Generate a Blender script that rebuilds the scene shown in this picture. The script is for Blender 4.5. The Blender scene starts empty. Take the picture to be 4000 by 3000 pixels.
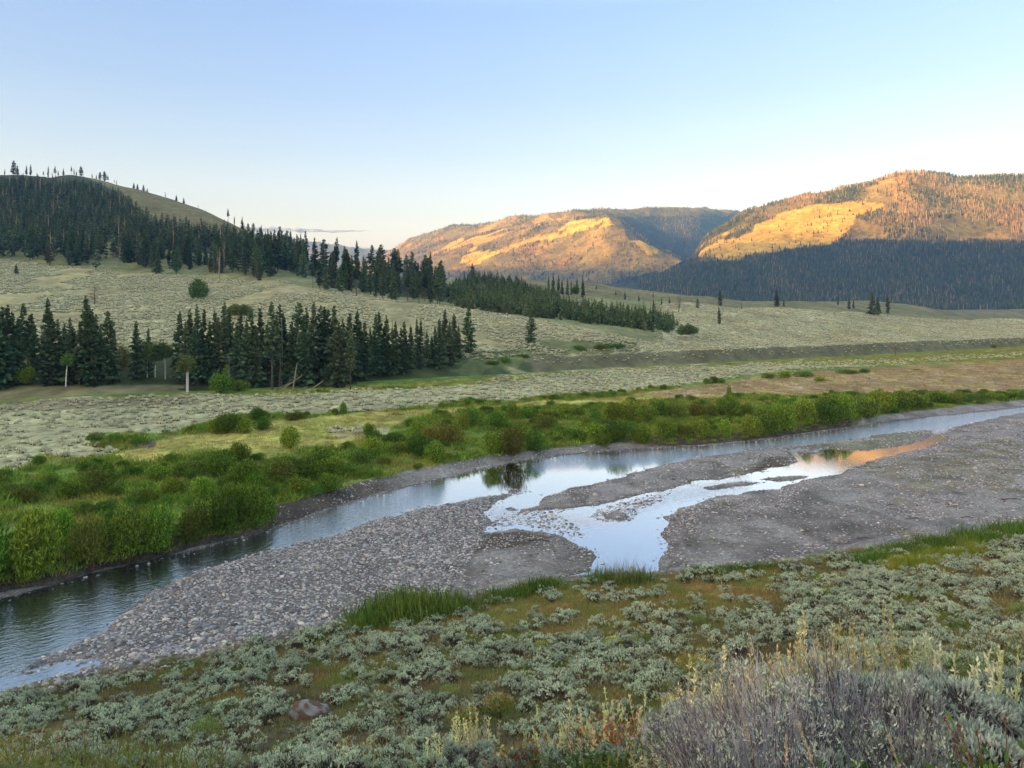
import bpy, math, random
import numpy as np
from mathutils import Vector
rng = np.random.default_rng(7)
random.seed(7)
R = math.radians
scene = bpy.context.scene

# ------------------------------------------------------------------ camera, sky, sun, exposure
HC, HZ, F = 12.5, 702.0, 1671.0          # eye height above the river, horizon row and focal length on a 2212 x 1659 picture
cam_d = bpy.data.cameras.new('camera'); cam = bpy.data.objects.new('camera', cam_d)
scene.collection.objects.link(cam); scene.camera = cam
cam.location = (0, 0, HC); cam.rotation_euler = (R(90), 0, 0)
cam_d.sensor_width = 36; cam_d.lens = 36 * F / 2212; cam_d.shift_y = -(829.5 - HZ) / 2212
cam_d.clip_start = 0.1; cam_d.clip_end = 60000

SUN_EL = 5.2
TRV = np.array([0.80, 0.60]); TRV = TRV / np.linalg.norm(TRV)      # the way the sunlight travels over the ground
w = bpy.data.worlds.new('World'); scene.world = w; w.use_nodes = True
nt = w.node_tree; bg = nt.nodes['Background']
sky = nt.nodes.new('ShaderNodeTexSky'); sky.sky_type = 'NISHITA'; sky.sun_disc = False
sky.sun_elevation = R(SUN_EL); sky.sun_rotation = math.atan2(-TRV[0], -TRV[1])
sky.altitude = 300; sky.air_density = 1.0; sky.dust_density = 3.0; sky.ozone_density = 0.6
tcw = nt.nodes.new('ShaderNodeTexCoord'); sep = nt.nodes.new('ShaderNodeSeparateXYZ'); cr_ = nt.nodes.new('ShaderNodeValToRGB'); mixw = nt.nodes.new('ShaderNodeVectorMath'); mixw.operation = 'MULTIPLY'
nt.links.new(tcw.outputs['Generated'], sep.inputs[0]); nt.links.new(sep.outputs['Z'], cr_.inputs[0])
SKYTINT = [(0.0, (1.2, 1.5, 3.0)), (.07, (1.42, .93, .84)), (.14, (.86, .66, .66)), (.21, (.59, .515, .60)), (.28, (.46, .44, .585)), (.375, (.40, .415, .595)), (.60, (.99, .90, .77)), (1.0, (.99, .90, .77))]
e_ = cr_.color_ramp.elements
while len(e_) < len(SKYTINT): e_.new(.5)
for el_, (p_, c_) in zip(e_, SKYTINT): el_.position = p_; el_.color = (*c_, 1)
nt.links.new(sky.outputs[0], mixw.inputs[0]); nt.links.new(cr_.outputs[0], mixw.inputs[1])
nt.links.new(mixw.outputs[0], bg.inputs[0]); bg.inputs[1].default_value = 0.15
sd = bpy.data.lights.new('sun', 'SUN'); sun = bpy.data.objects.new('sun', sd); scene.collection.objects.link(sun)
sd.energy = 5.0; sd.angle = R(0.5); sd.color = (1.0, 0.50, 0.09)
sun.rotation_euler = Vector((TRV[0], TRV[1], -math.tan(R(SUN_EL)))).to_track_quat('-Z', 'Y').to_euler()
scene.view_settings.view_transform = 'Standard'; scene.view_settings.look = 'None'
scene.view_settings.exposure = 3.02; scene.view_settings.gamma = 1.0; scene.view_settings.use_curve_mapping = False
scene.cycles.max_bounces = 5; scene.cycles.diffuse_bounces = 2; scene.cycles.glossy_bounces = 2
scene.cycles.transparent_max_bounces = 6; scene.cycles.volume_bounces = 0; scene.cycles.transmission_bounces = 2
scene.cycles.use_denoising = True
HAZE = 1.45e-4

# ------------------------------------------------------------------ small helpers
def hsh(ix, iy, s):
    n = (ix.astype(np.int64) * 374761393 + iy.astype(np.int64) * 668265263 + s * 69069) & 0x7fffffff
    n = ((n ^ (n >> 13)) * 1274126177) & 0x7fffffff
    return ((n ^ (n >> 16)) & 0xffff) / 65535.0 * 2 * math.pi
def perlin(x, y, s=0):
    x = np.asarray(x, float); y = np.asarray(y, float)
    ix = np.floor(x); iy = np.floor(y); fx = x - ix; fy = y - iy
    u = fx*fx*fx*(fx*(fx*6-15)+10); v = fy*fy*fy*(fy*(fy*6-15)+10)
    def g(dx, dy):
        a = hsh(ix+dx, iy+dy, s); return np.cos(a)*(fx-dx) + np.sin(a)*(fy-dy)
    return 1.5*((g(0,0)*(1-u)+g(1,0)*u)*(1-v) + (g(0,1)*(1-u)+g(1,1)*u)*v)
def fbm(x, y, o=4, s=0, ridge=False):
    t = 0; a = 1.0; n = 0
    for i in range(o):
        p = perlin(x*2**i+i*17.3, y*2**i-i*9.1, s+i)
        t = t + a*((1-2*abs(p)) if ridge else p); n += a; a *= .5
    return t/n
def smooth(t): t = np.clip(t, 0, 1); return t*t*(3-2*t)
def inpoly(px, py, poly):
    px = np.asarray(px, float); py = np.asarray(py, float); c = np.zeros(px.shape, bool); n = len(poly)
    for i in range(n):
        x1, y1 = poly[i]; x2, y2 = poly[(i+1) % n]
        if y1 == y2: continue
        c ^= ((y1 > py) != (y2 > py)) & (px < (x2-x1)*(py-y1)/(y2-y1)+x1)
    return c
def polyd(x, y, poly, closed=True):
    d = np.full(np.shape(x), 1e9); n = len(poly)
    for i in range(n if closed else n-1):
        ax, ay = poly[i]; bx, by = poly[(i+1) % n]
        vx, vy = bx-ax, by-ay; L = vx*vx+vy*vy+1e-12
        t = np.clip(((x-ax)*vx+(y-ay)*vy)/L, 0, 1)
        d = np.minimum(d, np.hypot(x-ax-t*vx, y-ay-t*vy))
    return d
def tag(o, label=None, cat=None, group=None, kind=None):
    for k, v in (('label', label), ('category', cat), ('group', group), ('kind', kind)):
        if v: o[k] = v
    return o
def mesh_obj(name, V, Fs, mats, col=None, mi=None, parent=None, smooth_=False, link=True):
    """V (N,3); Fs: list of index arrays (M,3) / (M,4); col (N,3); mi: material index per face"""
    me = bpy.data.meshes.new(name)
    V = np.asarray(V, np.float32); me.vertices.add(len(V)); me.vertices.foreach_set('co', V.ravel())
    Fs = [np.asarray(f, np.int32) for f in Fs if len(f)]
    loops = np.concatenate([f.ravel() for f in Fs])
    tot = np.concatenate([np.full(len(f), f.shape[1], np.int32) for f in Fs])
    st = np.concatenate([[0], np.cumsum(tot)[:-1]]).astype(np.int32)
    me.loops.add(len(loops)); me.loops.foreach_set('vertex_index', loops)
    me.polygons.add(len(tot)); me.polygons.foreach_set('loop_start', st); me.polygons.foreach_set('loop_total', tot)
    if mi is not None: me.polygons.foreach_set('material_index', np.asarray(mi, np.int32))
    if smooth_: me.polygons.foreach_set('use_smooth', np.ones(len(tot), bool))
    me.update(calc_edges=True)
    if col is not None:
        a = me.color_attributes.new('Col', 'FLOAT_COLOR', 'POINT')
        c = np.ones((len(V), 4), np.float32); c[:, :3] = col; a.data.foreach_set('color', c.ravel())
    for m in (mats if isinstance(mats, (list, tuple)) else [mats]): me.materials.append(m)
    o = bpy.data.objects.new(name, me)
    if link: scene.collection.objects.link(o)
    if parent: o.parent = parent
    return o
class MB:
    """collects geometry for one mesh"""
    def __init__(s): s.v = []; s.f3 = []; s.f4 = []; s.c = []; s.n = 0
    def add(s, V, F, col):
        V = np.asarray(V, float).reshape(-1, 3); F = np.asarray(F, int)
        (s.f3 if F.shape[1] == 3 else s.f4).append(F+s.n); s.v.append(V); s.n += len(V)
        c = np.asarray(col, float); s.c.append(np.broadcast_to(c, (len(V), 3)) if c.ndim == 1 else c)
    def tube(s, pts, rad, col, k=4):
        pts = np.asarray(pts, float); n = len(pts); rad = np.broadcast_to(rad, n)
        d = np.gradient(pts, axis=0); d /= np.linalg.norm(d, axis=1)[:, None]+1e-9
        up = np.where(abs(d[:, 2:3]) > .9, [[1., 0, 0]], [[0, 0, 1.]])
        a = np.cross(d, up); a /= np.linalg.norm(a, axis=1)[:, None]+1e-9; b = np.cross(d, a)
        th = np.arange(k)*2*math.pi/k
        V = pts[:, None] + rad[:, None, None]*(np.cos(th)[None, :, None]*a[:, None]+np.sin(th)[None, :, None]*b[:, None])
        F = [[i*k+j, i*k+(j+1) % k, (i+1)*k+(j+1) % k, (i+1)*k+j] for i in range(n-1) for j in range(k)]
        s.add(V, F, col)
        s.add(np.array([V[-1, 0], V[-1, 1], V[-1, 2]]), [[0, 1, 2]], col)
    def blades(s, base, dirs, length, width, col, bend=0.0, seed=0, tipcol=None, basecol=None):
        """kite shaped leaves: base (N,3), dirs (N,3) unit, length (N), width (N), col (N,3)"""
        r = np.random.default_rng(seed); N = len(base)
        rnd = r.normal(size=(N, 3)); side = np.cross(dirs, rnd); side /= np.linalg.norm(side, axis=1)[:, None]+1e-9
        L = np.broadcast_to(length, N)[:, None]; W = np.broadcast_to(width, N)[:, None]
        mid = base+dirs*L*.45; tip = base+dirs*L; tip[:, 2] -= np.broadcast_to(bend, N)*L[:, 0]
        V = np.stack([base, mid+side*W*.5, tip, mid-side*W*.5], 1).reshape(-1, 3)
        C = np.repeat(np.broadcast_to(col, (N, 3)), 4, 0).copy()
        if basecol is not None: C.reshape(N, 4, 3)[:, 0] *= basecol  # darker leaf base: inner shade painted into the blade colour
        if tipcol is not None: C.reshape(N, 4, 3)[:, 2] = tipcol
        s.add(V, np.arange(4*N).reshape(N, 4), C)
    def build(s, name, mat, parent=None, link=True, smooth_=False):
        return mesh_obj(name, np.concatenate(s.v), [np.concatenate(f) for f in (s.f3, s.f4) if f], mat,
                        np.concatenate(s.c), None, parent, smooth_, link)

# ------------------------------------------------------------------ materials
def new_mat(name):
    m = bpy.data.materials.new(name); m.use_nodes = True; n = m.node_tree.nodes; n.clear()
    return m, m.node_tree, n, m.node_tree.links
def leaf_mat(name, trans=0.25, var=0.35, hue=0.03, rough=0.6):
    m, t, n, l = new_mat(name)
    at = n.new('ShaderNodeAttribute'); at.attribute_name = 'Col'
    oi = n.new('ShaderNodeObjectInfo'); hs = n.new('ShaderNodeHueSaturation')
    mr = n.new('ShaderNodeMapRange'); mr.inputs[3].default_value = 1-var; mr.inputs[4].default_value = 1+var
    mh = n.new('ShaderNodeMapRange'); mh.inputs[3].default_value = .5-hue; mh.inputs[4].default_value = .5+hue
    wn = n.new('ShaderNodeTexWhiteNoise'); wn.noise_dimensions = '1D'
    l.new(oi.outputs['Random'], mr.inputs[0]); l.new(oi.outputs['Random'], wn.inputs['W']); l.new(wn.outputs[0], mh.inputs[0])
    l.new(mh.outputs[0], hs.inputs['Hue']); l.new(mr.outputs[0], hs.inputs['Value']); l.new(at.outputs[0], hs.inputs['Color'])
    d = n.new('ShaderNodeBsdfDiffuse'); d.inputs['Roughness'].default_value = rough
    l.new(hs.outputs[0], d.inputs[0]); out = n.new('ShaderNodeOutputMaterial')
    if trans:
        tr = n.new('ShaderNodeBsdfTranslucent'); mx = n.new('ShaderNodeMixShader'); mx.inputs[0].default_value = trans
        l.new(hs.outputs[0], tr.inputs[0]); l.new(d.outputs[0], mx.inputs[1]); l.new(tr.outputs[0], mx.inputs[2]); l.new(mx.outputs[0], out.inputs[0])
    else: l.new(d.outputs[0], out.inputs[0])
    return m
def ground_mat(name, scales, amt=0.5, bump=0.1, bscale=None, stretch=None, dark=None):
    """attribute colour broken up by noises of several sizes (in metres), with a relief"""
    m, t, n, l = new_mat(name)
    at = n.new('ShaderNodeAttribute'); at.attribute_name = 'Col'; tc = n.new('ShaderNodeNewGeometry')
    mp = n.new('ShaderNodeMapping'); l.new(tc.outputs['Position'], mp.inputs[0])
    if stretch: mp.inputs['Scale'].default_value = stretch
    cur = at.outputs[0]; last = None
    for i, sc in enumerate(scales):
        nz = n.new('ShaderNodeTexNoise'); nz.inputs['Scale'].default_value = 1/sc; nz.inputs['Detail'].default_value = 3; nz.inputs['Roughness'].default_value = .65
        l.new(mp.outputs[0], nz.inputs['Vector'])
        mr = n.new('ShaderNodeMapRange'); mr.inputs[1].default_value = .3; mr.inputs[2].default_value = .7
        mr.inputs[3].default_value = 1-amt; mr.inputs[4].default_value = 1+amt
        l.new(nz.outputs[0], mr.inputs[0])
        vm = n.new('ShaderNodeVectorMath'); vm.operation = 'SCALE'; l.new(cur, vm.inputs[0]); l.new(mr.outputs[0], vm.inputs['Scale']); cur = vm.outputs[0]; last = nz
    b = n.new('ShaderNodeBsdfPrincipled'); l.new(cur, b.inputs['Base Color']); b.inputs['Roughness'].default_value = .95
    b.inputs['Specular IOR Level'].default_value = .15
    bp = n.new('ShaderNodeBump'); bp.inputs['Strength'].default_value = 1.0; bp.inputs['Distance'].default_value = bump
    nb = n.new('ShaderNodeTexNoise'); nb.inputs['Scale'].default_value = 1/(bscale or scales[-1]); nb.inputs['Detail'].default_value = 4
    l.new(tc.outputs['Position'], nb.inputs['Vector']); l.new(nb.outputs[0], bp.inputs['Height']); l.new(bp.outputs[0], b.inputs['Normal'])
    o = n.new('ShaderNodeOutputMaterial'); l.new(b.outputs[0], o.inputs[0]); return m
M = {}
M['leaf'] = leaf_mat('foliage'); M['sage'] = leaf_mat('sage_leaf', .15, .22, .02); M['needle'] = leaf_mat('needles', .1, .35, .03)
M['wood'] = leaf_mat('bark', 0, .25, .01); M['stone'] = leaf_mat('cobble_stone', 0, .45, .03, .4); M['grass'] = leaf_mat('grass_blade', .3, .3, .03)
M['near'] = ground_mat('slope_soil', (2.5, .35, .06), .45, .06, .15)
M['gravel'] = ground_mat('gravel', (3.0, .25, .07), .35, .05, .08)
M['meadow'] = ground_mat('meadow_turf', (9, 1.6, .5), .35, .25, .7, (1, .45, 1))
M['hill'] = ground_mat('hillside_turf', (14, 3.0), .3, .5, 1.5, (1, .5, 1))
M['mount'] = ground_mat('mountain_slope', (70, 14), .35, 3, 12)

# ------------------------------------------------------------------ the lie of the land: lines across the view, near to far
PXG = np.arange(-800, 3001, 4.0)
def line(knots, sm=10, mode='row'):
    """knots (px, Y, row) -> arrays Y(px), z(px); mode z: knots give the height itself"""
    k = np.array(knots, float); Y = np.interp(PXG, k[:, 0], k[:, 1]); v = np.interp(PXG, k[:, 0], k[:, 2])
    if sm:
        g = np.exp(-np.linspace(-2, 2, 2*sm+1)**2); g /= g.sum()
        Y = np.convolve(np.pad(Y, sm, 'edge'), g, 'valid'); v = np.convolve(np.pad(v, sm, 'edge'), g, 'valid')
    z = v if mode == 'z' else HC - Y*(v-HZ)/F
    return Y, z
# waterline under the far bank (row per px), width of the bank, row of its top edge
WL = np.array([(-800, 1560), (-300, 1395), (0, 1285), (120, 1262), (200, 1235), (300, 1215), (400, 1190), (480, 1170), (540, 1158), (590, 1140), (640, 1125), (720, 1095), (800, 1072),
      (880, 1050), (960, 1032), (1050, 1010), (1120, 995), (1250, 978), (1380, 968), (1520, 962), (1640, 950), (1750, 935), (1850, 920), (1900, 912), (1950, 905), (2050, 895), (2150, 885), (2212, 878), (2600, 846), (3000, 830)], float)
BW = np.array([(-800, 1.3), (540, 1.3), (600, 2.0), (760, 2.2), (930, 3.2), (1050, 3.2), (1180, 2.2), (1320, 2.0), (1400, 1.6), (1840, 1.6), (1880, 3.0), (2034, 5.0), (2212, 6.0), (3000, 6.0)], float)
BT = np.array([(-800, 1.1), (540, 1.1), (600, .85), (760, .75), (930, .6), (1050, .5), (1180, .4), (1320, .45), (1400, .9), (1840, .9), (1880, .5), (3000, .5)], float)
wlY = HC/((np.interp(PXG, WL[:, 0], WL[:, 1])-HZ)/F)
B1 = (wlY+np.interp(PXG, BW[:, 0], BW[:, 1]), np.interp(PXG, BT[:, 0], BT[:, 1]))
FOOT = [(-800, 1700), (-300, 1580), (0, 1511), (100, 1487), (200, 1470), (400, 1425), (600, 1382), (750, 1357), (900, 1328), (1030, 1300), (1230, 1255), (1400, 1245), (1540, 1232), (1680, 1217), (1850, 1190), (2020, 1170), (2212, 1148), (2600, 1110), (3000, 1090)]
FOOT = [(p, 11.7/((r-HZ)/F), .8) for p, r in FOOT]
LINES = [
 ('A0', line([(0, .3, 10.9)], 0, 'z')),
 ('A0b', line([(0, 1.6, 10.75)], 0, 'z')),
 ('A1', line([(-400, 11, 5.2), (0, 15, 3.95), (1106, 10, 6.75), (1600, 5.5, 9.3), (1900, 4.2, 9.9), (2600, 4.2, 10.0)], 20, 'z')),
 ('A2', line([(-400, 16, 2.6), (0, 19.5, 2.2), (1106, 16.5, 4.6), (1600, 12.5, 6.45), (2000, 15.5, 6.0), (2600, 17, 6.0)], 20, 'z')),
 ('A3', line([(-400, 19, 1.6), (0, 21.8, 1.35), (600, 24.5, 1.7), (1106, 25, 2.5), (1600, 27, 2.7), (2000, 26.5, 3.3), (2600, 29, 3.3)], 20, 'z')),
 ('A4', line(FOOT, 6, 'z')),
 ('B1', B1),
 ('B2', line([(-800, 70, 1.5), (0, 66, 1.5), (900, 95, 1.5), (1500, 130, 1.5), (2212, 200, 1.9), (3000, 230, 2.2)], 20, 'z')),
 ('C0', line([(-800, 100, 890), (0, 108, 865), (200, 112, 852), (300, 118, 850), (500, 127, 842), (760, 142, 825), (1000, 158, 812), (1150, 172, 805), (1300, 190, 795), (1500, 214, 786), (1700, 240, 775), (1900, 276, 765), (2212, 330, 748), (3000, 420, 735)], 6)),
 ('C1', line([(-800, 120, 830), (0, 126, 800), (300, 132, 795), (500, 140, 790), (760, 152, 778), (900, 160, 778), (1000, 170, 782), (1070, 174, 782), (1130, 180, 774), (1300, 198, 768), (1500, 224, 757), (1700, 250, 750), (1900, 286, 741), (2212, 341, 730), (3000, 432, 718)], 5)),
 ('C2', line([(-800, 350, 540), (0, 330, 560), (100, 328, 572), (200, 325, 583), (300, 320, 592), (450, 312, 602), (600, 300, 606), (700, 290, 626), (860, 280, 648), (1000, 265, 666), (1150, 252, 690), (1300, 238, 719), (1400, 231, 740), (1450, 236, 749), (1600, 268, 738), (1900, 330, 722), (2212, 420, 711), (3000, 520, 700)], 6)),
 ('D0', line([(-800, 430, 500), (0, 400, 510), (300, 390, 530), (500, 380, 555), (600, 370, 582), (700, 362, 602), (850, 350, 640), (1000, 340, 655), (1090, 360, 652), (1180, 400, 640), (1300, 430, 645), (1400, 430, 652), (1560, 430, 661), (1700, 430, 665), (1800, 430, 671), (1900, 450, 682), (2050, 480, 690), (2212, 520, 690), (3000, 600, 685)], 6)),
 ('D1', line([(-800, 900, 330), (0, 850, 388), (60, 850, 394), (110, 840, 402), (150, 830, 396), (200, 820, 403), (240, 810, 415), (300, 800, 428), (370, 790, 446), (430, 770, 465), (480, 740, 486), (520, 700, 505), (600, 620, 540), (700, 540, 580), (850, 500, 602), (960, 500, 605), (1040, 510, 602), (1130, 520, 606), (1280, 580, 613), (1400, 600, 631), (1500, 620, 641), (1600, 650, 653), (1700, 650, 656), (1850, 650, 652), (1950, 650, 657), (2050, 640, 674), (2110, 640, 686), (2212, 680, 694), (3000, 800, 694)], 5)),
 ('E0', line([(-800, 1200, 420), (0, 1150, 450), (400, 1100, 540), (700, 1000, 640), (1000, 900, 650), (2000, 900, 676), (2060, 900, 670), (2212, 900, 668), (3000, 1000, 660)], 6)),
 ('E1', line([(-800, 1700, 560), (400, 1650, 600), (1000, 1600, 650), (1700, 1500, 670), (2212, 1500, 676), (3000, 1500, 670)], 10)),
 ('F1', line([(-800, 1900, 600), (1200, 1900, 650), (1380, 2100, 624), (1440, 2250, 602), (1500, 2440, 565), (1520, 2480, 530), (1560, 2500, 503), (1610, 2520, 470), (1730, 2530, 438), (1830, 2500, 418), (1880, 2480, 410), (1915, 2450, 396), (1945, 2440, 385), (1985, 2430, 381), (2025, 2420, 386), (2070, 2400, 396), (2120, 2380, 393), (2212, 2330, 395), (2600, 2200, 400), (3000, 2100, 430)], 4)),
 ('F2', line([(-800, 2300, 640), (1200, 2350, 660), (1380, 2350, 640), (1500, 2540, 620), (1560, 2620, 600), (1700, 2700, 560), (2212, 2700, 500), (3000, 2500, 500)], 10)),
 ('G1', line([(-800, 3300, 640), (700, 3400, 640), (800, 3500, 620), (850, 3500, 596), (1000, 3500, 543), (1100, 3450, 512), (1200, 3380, 490), (1270, 3290, 477), (1316, 3200, 471), (1340, 3120, 482), (1365, 3010, 504), (1400, 2890, 527), (1470, 2740, 563), (1520, 2700, 585), (1600, 2850, 620), (3000, 3300, 640)], 4)),
 ('G2', line([(-800, 3900, 660), (800, 4000, 620), (850, 4200, 575), (950, 4100, 530), (1100, 3800, 500), (1250, 3480, 478), (1320, 3380, 484), (1360, 3320, 525), (1420, 3300, 565), (1500, 3200, 590), (1600, 3700, 610), (3000, 3700, 640)], 5)),
 ('G3', line([(-800, 5000, 640), (700, 5000, 600), (800, 5000, 565), (850, 5000, 542), (880, 4900, 524), (950, 4600, 500), (1050, 4250, 484), (1170, 3850, 467), (1250, 3700, 460), (1320, 3850, 462), (1440, 4250, 457), (1540, 4600, 460), (1600, 4800, 466), (1650, 5000, 476), (1800, 5200, 500), (2212, 5300, 560), (3000, 5300, 600)], 4)),
 ('G4', line([(-800, 5600, 640), (3000, 5600, 640)], 10)),
 ('H1', line([(-800, 7600, 505), (540, 7600, 508), (600, 7600, 514), (650, 7600, 522), (700, 7600, 530), (760, 7600, 539), (840, 7600, 545), (1000, 7600, 560), (3000, 7600, 600)], 4)),
 ('H2', line([(-800, 8400, 700), (3000, 8400, 700)], 10)),
]
K = len(LINES); NAMES = [n for n, _ in LINES]
LY = np.array([l[0] for _, l in LINES]); LZ = np.array([l[1] for _, l in LINES])
for k in range(1, K): LY[k] = np.maximum(LY[k], LY[k-1]*1.012)
AMP = dict(A0=0, A0b=.03, A1=.22, A2=.25, A3=.15, A4=.05, B1=.03, B2=.12, C0=.12, C1=.5, C2=1.0, D0=1.8, D1=2.0, E0=2, E1=5, F1=10, F2=14, G1=12, G2=14, G3=12, G4=20, H1=14, H2=20)
LA = np.array([AMP[n] for n in NAMES], float)
ki = {n: i for i, n in enumerate(NAMES)}

def interp_lines(px):
    """all lines at the columns px -> (K, N)"""
    f = (np.clip(px, PXG[0], PXG[-1])-PXG[0])/4.0; i = np.minimum(f.astype(int), len(PXG)-2); t = f-i
    return LY[:, i]*(1-t)+LY[:, i+1]*t, LZ[:, i]*(1-t)+LZ[:, i+1]*t
# water outlines, drawn in plan from their rows on the photograph (level z = 0)
WATER_P = [
 [(-800, 1570), (-300, 1400), (0, 1290), (120, 1264), (200, 1238), (300, 1217), (400, 1192), (480, 1172), (540, 1160), (590, 1142), (640, 1127), (720, 1097), (800, 1074), (880, 1052), (960, 1034), (1050, 1012), (1120, 997), (1250, 980), (1380, 970), (1520, 964), (1640, 952), (1750, 937), (1850, 922), (1900, 914), (1950, 907), (2050, 897), (2150, 887), (2212, 880), (2600, 848), (3000, 832),
  (3000, 838), (2600, 856), (2212, 892), (2159, 901), (2109, 913), (2059, 923), (2034, 939), (2046, 946), (2021, 961), (1971, 974), (1934, 981), (1909, 989), (1871, 999), (1834, 1016), (1784, 1029), (1721, 1044), (1679, 1056), (1621, 1063), (1531, 1078), (1526, 1083), (1476, 1097), (1456, 1108), (1438, 1118), (1443, 1128), (1433, 1163), (1442, 1180), (1436, 1208), (1416, 1233), (1395, 1252),
  (1225, 1258), (1231, 1248), (1266, 1233), (1281, 1218), (1292, 1206), (1281, 1193), (1261, 1183), (1226, 1168), (1193, 1155), (1176, 1147), (1106, 1142), (1060, 1150), (1045, 1150), (1056, 1130), (1058, 1120), (1048, 1105), (1062, 1092), (1085, 1078), (1100, 1072), (1104, 1065), (1060, 1073), (1000, 1082), (900, 1101), (800, 1129), (700, 1161), (650, 1173), (560, 1196), (460, 1226), (400, 1251), (330, 1281), (270, 1326), (200, 1376), (130, 1411), (60, 1440), (45, 1449),
  (90, 1442), (150, 1424), (215, 1419), (212, 1450), (140, 1475), (82, 1488), (0, 1512), (-300, 1590), (-800, 1720)],
]
ISLANDS_P = [
 [(1187, 1069), (1231, 1058), (1331, 1033), (1418, 1008), (1531, 985), (1659, 968), (1734, 963), (1834, 951), (1909, 938), (2009, 929), (2017, 938), (1984, 955), (1954, 962), (1909, 967), (1871, 975), (1821, 972), (1796, 967), (1759, 971), (1720, 968), (1700, 973), (1700, 982), (1722, 992), (1718, 999), (1659, 1012), (1620, 1021), (1593, 1029), (1506, 1040), (1431, 1060), (1356, 1075), (1281, 1093), (1231, 1099), (1180, 1103), (1140, 1106), (1118, 1110), (1128, 1100), (1156, 1093), (1170, 1082)],
 [(1106, 1058), (1128, 1060), (1120, 1065), (1090, 1070)],
 [(1720, 976), (1760, 975), (1775, 980), (1738, 983)],
 [(1640, 1036), (1700, 1029), (1750, 1028), (1725, 1036), (1680, 1041)],
 [(1520, 1052), (1600, 1041), (1640, 1044), (1590, 1052), (1530, 1059)],
 [(1292, 1112), (1330, 1103), (1362, 1118), (1350, 1128), (1310, 1122)],
 [(1360, 1090), (1400, 1080), (1420, 1079), (1390, 1088)],
 [(1106, 1096), (1122, 1100), (1100, 1103), (1085, 1100)],
 [(1786, 962), (1840, 951), (1880, 951), (1850, 958), (1800, 965)][::-1],
]
def p2g(px, row, z=0.0):
    Y = (HC-z)/((row-HZ)/F); return ((px-1106)/F*Y, Y)
WATER = [[p2g(*p) for p in q] for q in WATER_P]; ISL = [[p2g(*p) for p in q] for q in ISLANDS_P[:-1]]
def water_sd(X, Y):
    """signed distance to the water's edge, positive on land"""
    X = np.asarray(X, float); Y = np.asarray(Y, float)
    wx = X+.35*perlin(X*.55, Y*.4, 5)+.12*perlin(X*2.2, Y*1.6, 6); wy = Y+.5*perlin(X*.5, Y*.3, 8)+.2*perlin(X*1.9, Y*1.2, 9)
    d = np.full(X.shape, 1e9); ins = np.zeros(X.shape, bool)
    for q in WATER: d = np.minimum(d, polyd(wx, wy, q)); ins |= inpoly(wx, wy, q)
    for q in ISL: d = np.minimum(d, polyd(wx, wy, q)); ins &= ~inpoly(wx, wy, q)
    return np.where(ins, -d, d)

def surf(X, Y, full=True):
    """height of the ground at plan positions"""
    X = np.asarray(X, float); Y = np.asarray(Y, float); sh = X.shape; X = X.ravel(); Y = Y.ravel()
    r = np.hypot(X, Y); th = np.arctan2(X, Y); thc = np.clip(th, R(-48.7), R(48.6))
    px = 1106+F*np.tan(thc); Yq = r*np.cos(thc)
    ly, lz = interp_lines(px); N = len(X)
    k = np.clip((Yq[None] >= ly).sum(0)-1, 0, K-2); ii = np.arange(N)
    y0, y1 = ly[k, ii], ly[k+1, ii]; z0, z1 = lz[k, ii], lz[k+1, ii]
    s = (lz[1:]-lz[:-1])/(ly[1:]-ly[:-1])
    m = np.zeros_like(ly); a, b = s[:-1], s[1:]
    m[1:-1] = np.where(a*b > 0, 2*a*b/(a+b+np.where(a+b == 0, 1, 0)), 0); m[0] = s[0]; m[-1] = s[-1]
    h = y1-y0; t = np.clip((Yq-y0)/h, 0, 1)
    z = (2*t**3-3*t**2+1)*z0+(t**3-2*t**2+t)*h*m[k, ii]+(-2*t**3+3*t**2)*z1+(t**3-t**2)*h*m[k+1, ii]
    amp = LA[k]*(1-t)+LA[k+1]*t
    far = smooth((Yq-1200)/600); mid = smooth((Yq-150)/150)
    n = np.zeros(N)
    q = Yq < 400
    if q.any(): n[q] += (1-mid[q])*(fbm(X[q]/5, Y[q]/5, 3, 11)*1.2)
    q = (Yq > 140) & (Yq < 2000)
    if q.any(): n[q] += mid[q]*(1-far[q])*(fbm(X[q]/38, Y[q]/48, 4, 21)+.4*fbm(X[q]/13, Y[q]/17, 3, 25)*(Yq[q] < 560))
    q = Yq > 1100
    if q.any(): n[q] += far[q]*(fbm(X[q]/330, Y[q]/500, 5, 31, True)*1.6+.4)
    z = z+amp*n
    # river flat
    q = (k >= ki['A4']) & (k < ki['B1'])
    if q.any():
        xq, yq, zq = X[q], Y[q], Yq[q]; d = water_sd(xq, yq); pq = px[q]
        w0 = np.interp(pq, PXG, wlY); bw = np.interp(pq, BW[:, 0], BW[:, 1]); bt = np.interp(pq, BT[:, 0], BT[:, 1])
        a4 = np.interp(pq, PXG, LY[ki['A4']])
        land = .42*(1-np.exp(-np.maximum(d, 0)/2.2))+.05*fbm(xq/2.5, yq/2.5, 3, 41)*np.clip(d, 0, 1)+.03
        ta = smooth((a4+3.5-zq)/3.5)*np.clip(d/1.0, 0, 1); land = land*(1-ta)+.8*ta
        tb = np.clip((zq-w0)/bw, 0, 1); bank = bt*smooth(tb*1.0)**.8
        land = np.where((zq > w0) & (d > 0), np.maximum(bank, .02), land)
        wat = -.45*(1-np.exp(np.minimum(d, 0)/1.3))
        z[q] = np.where(d > 0, land*smooth(d/.35+.2), wat)
    beh = smooth((abs(th)-R(60))/R(40)); z = z*(1-beh)+(10.9+.05*r)*beh*(r < 400)+(31*beh)*(r >= 400)
    return z.reshape(sh)
def proj(X, Y, z): return 1106+F*X/Y, HZ+(HC-z)*F/Y
YS = np.geomspace(2.2, 9000, 1500)
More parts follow.
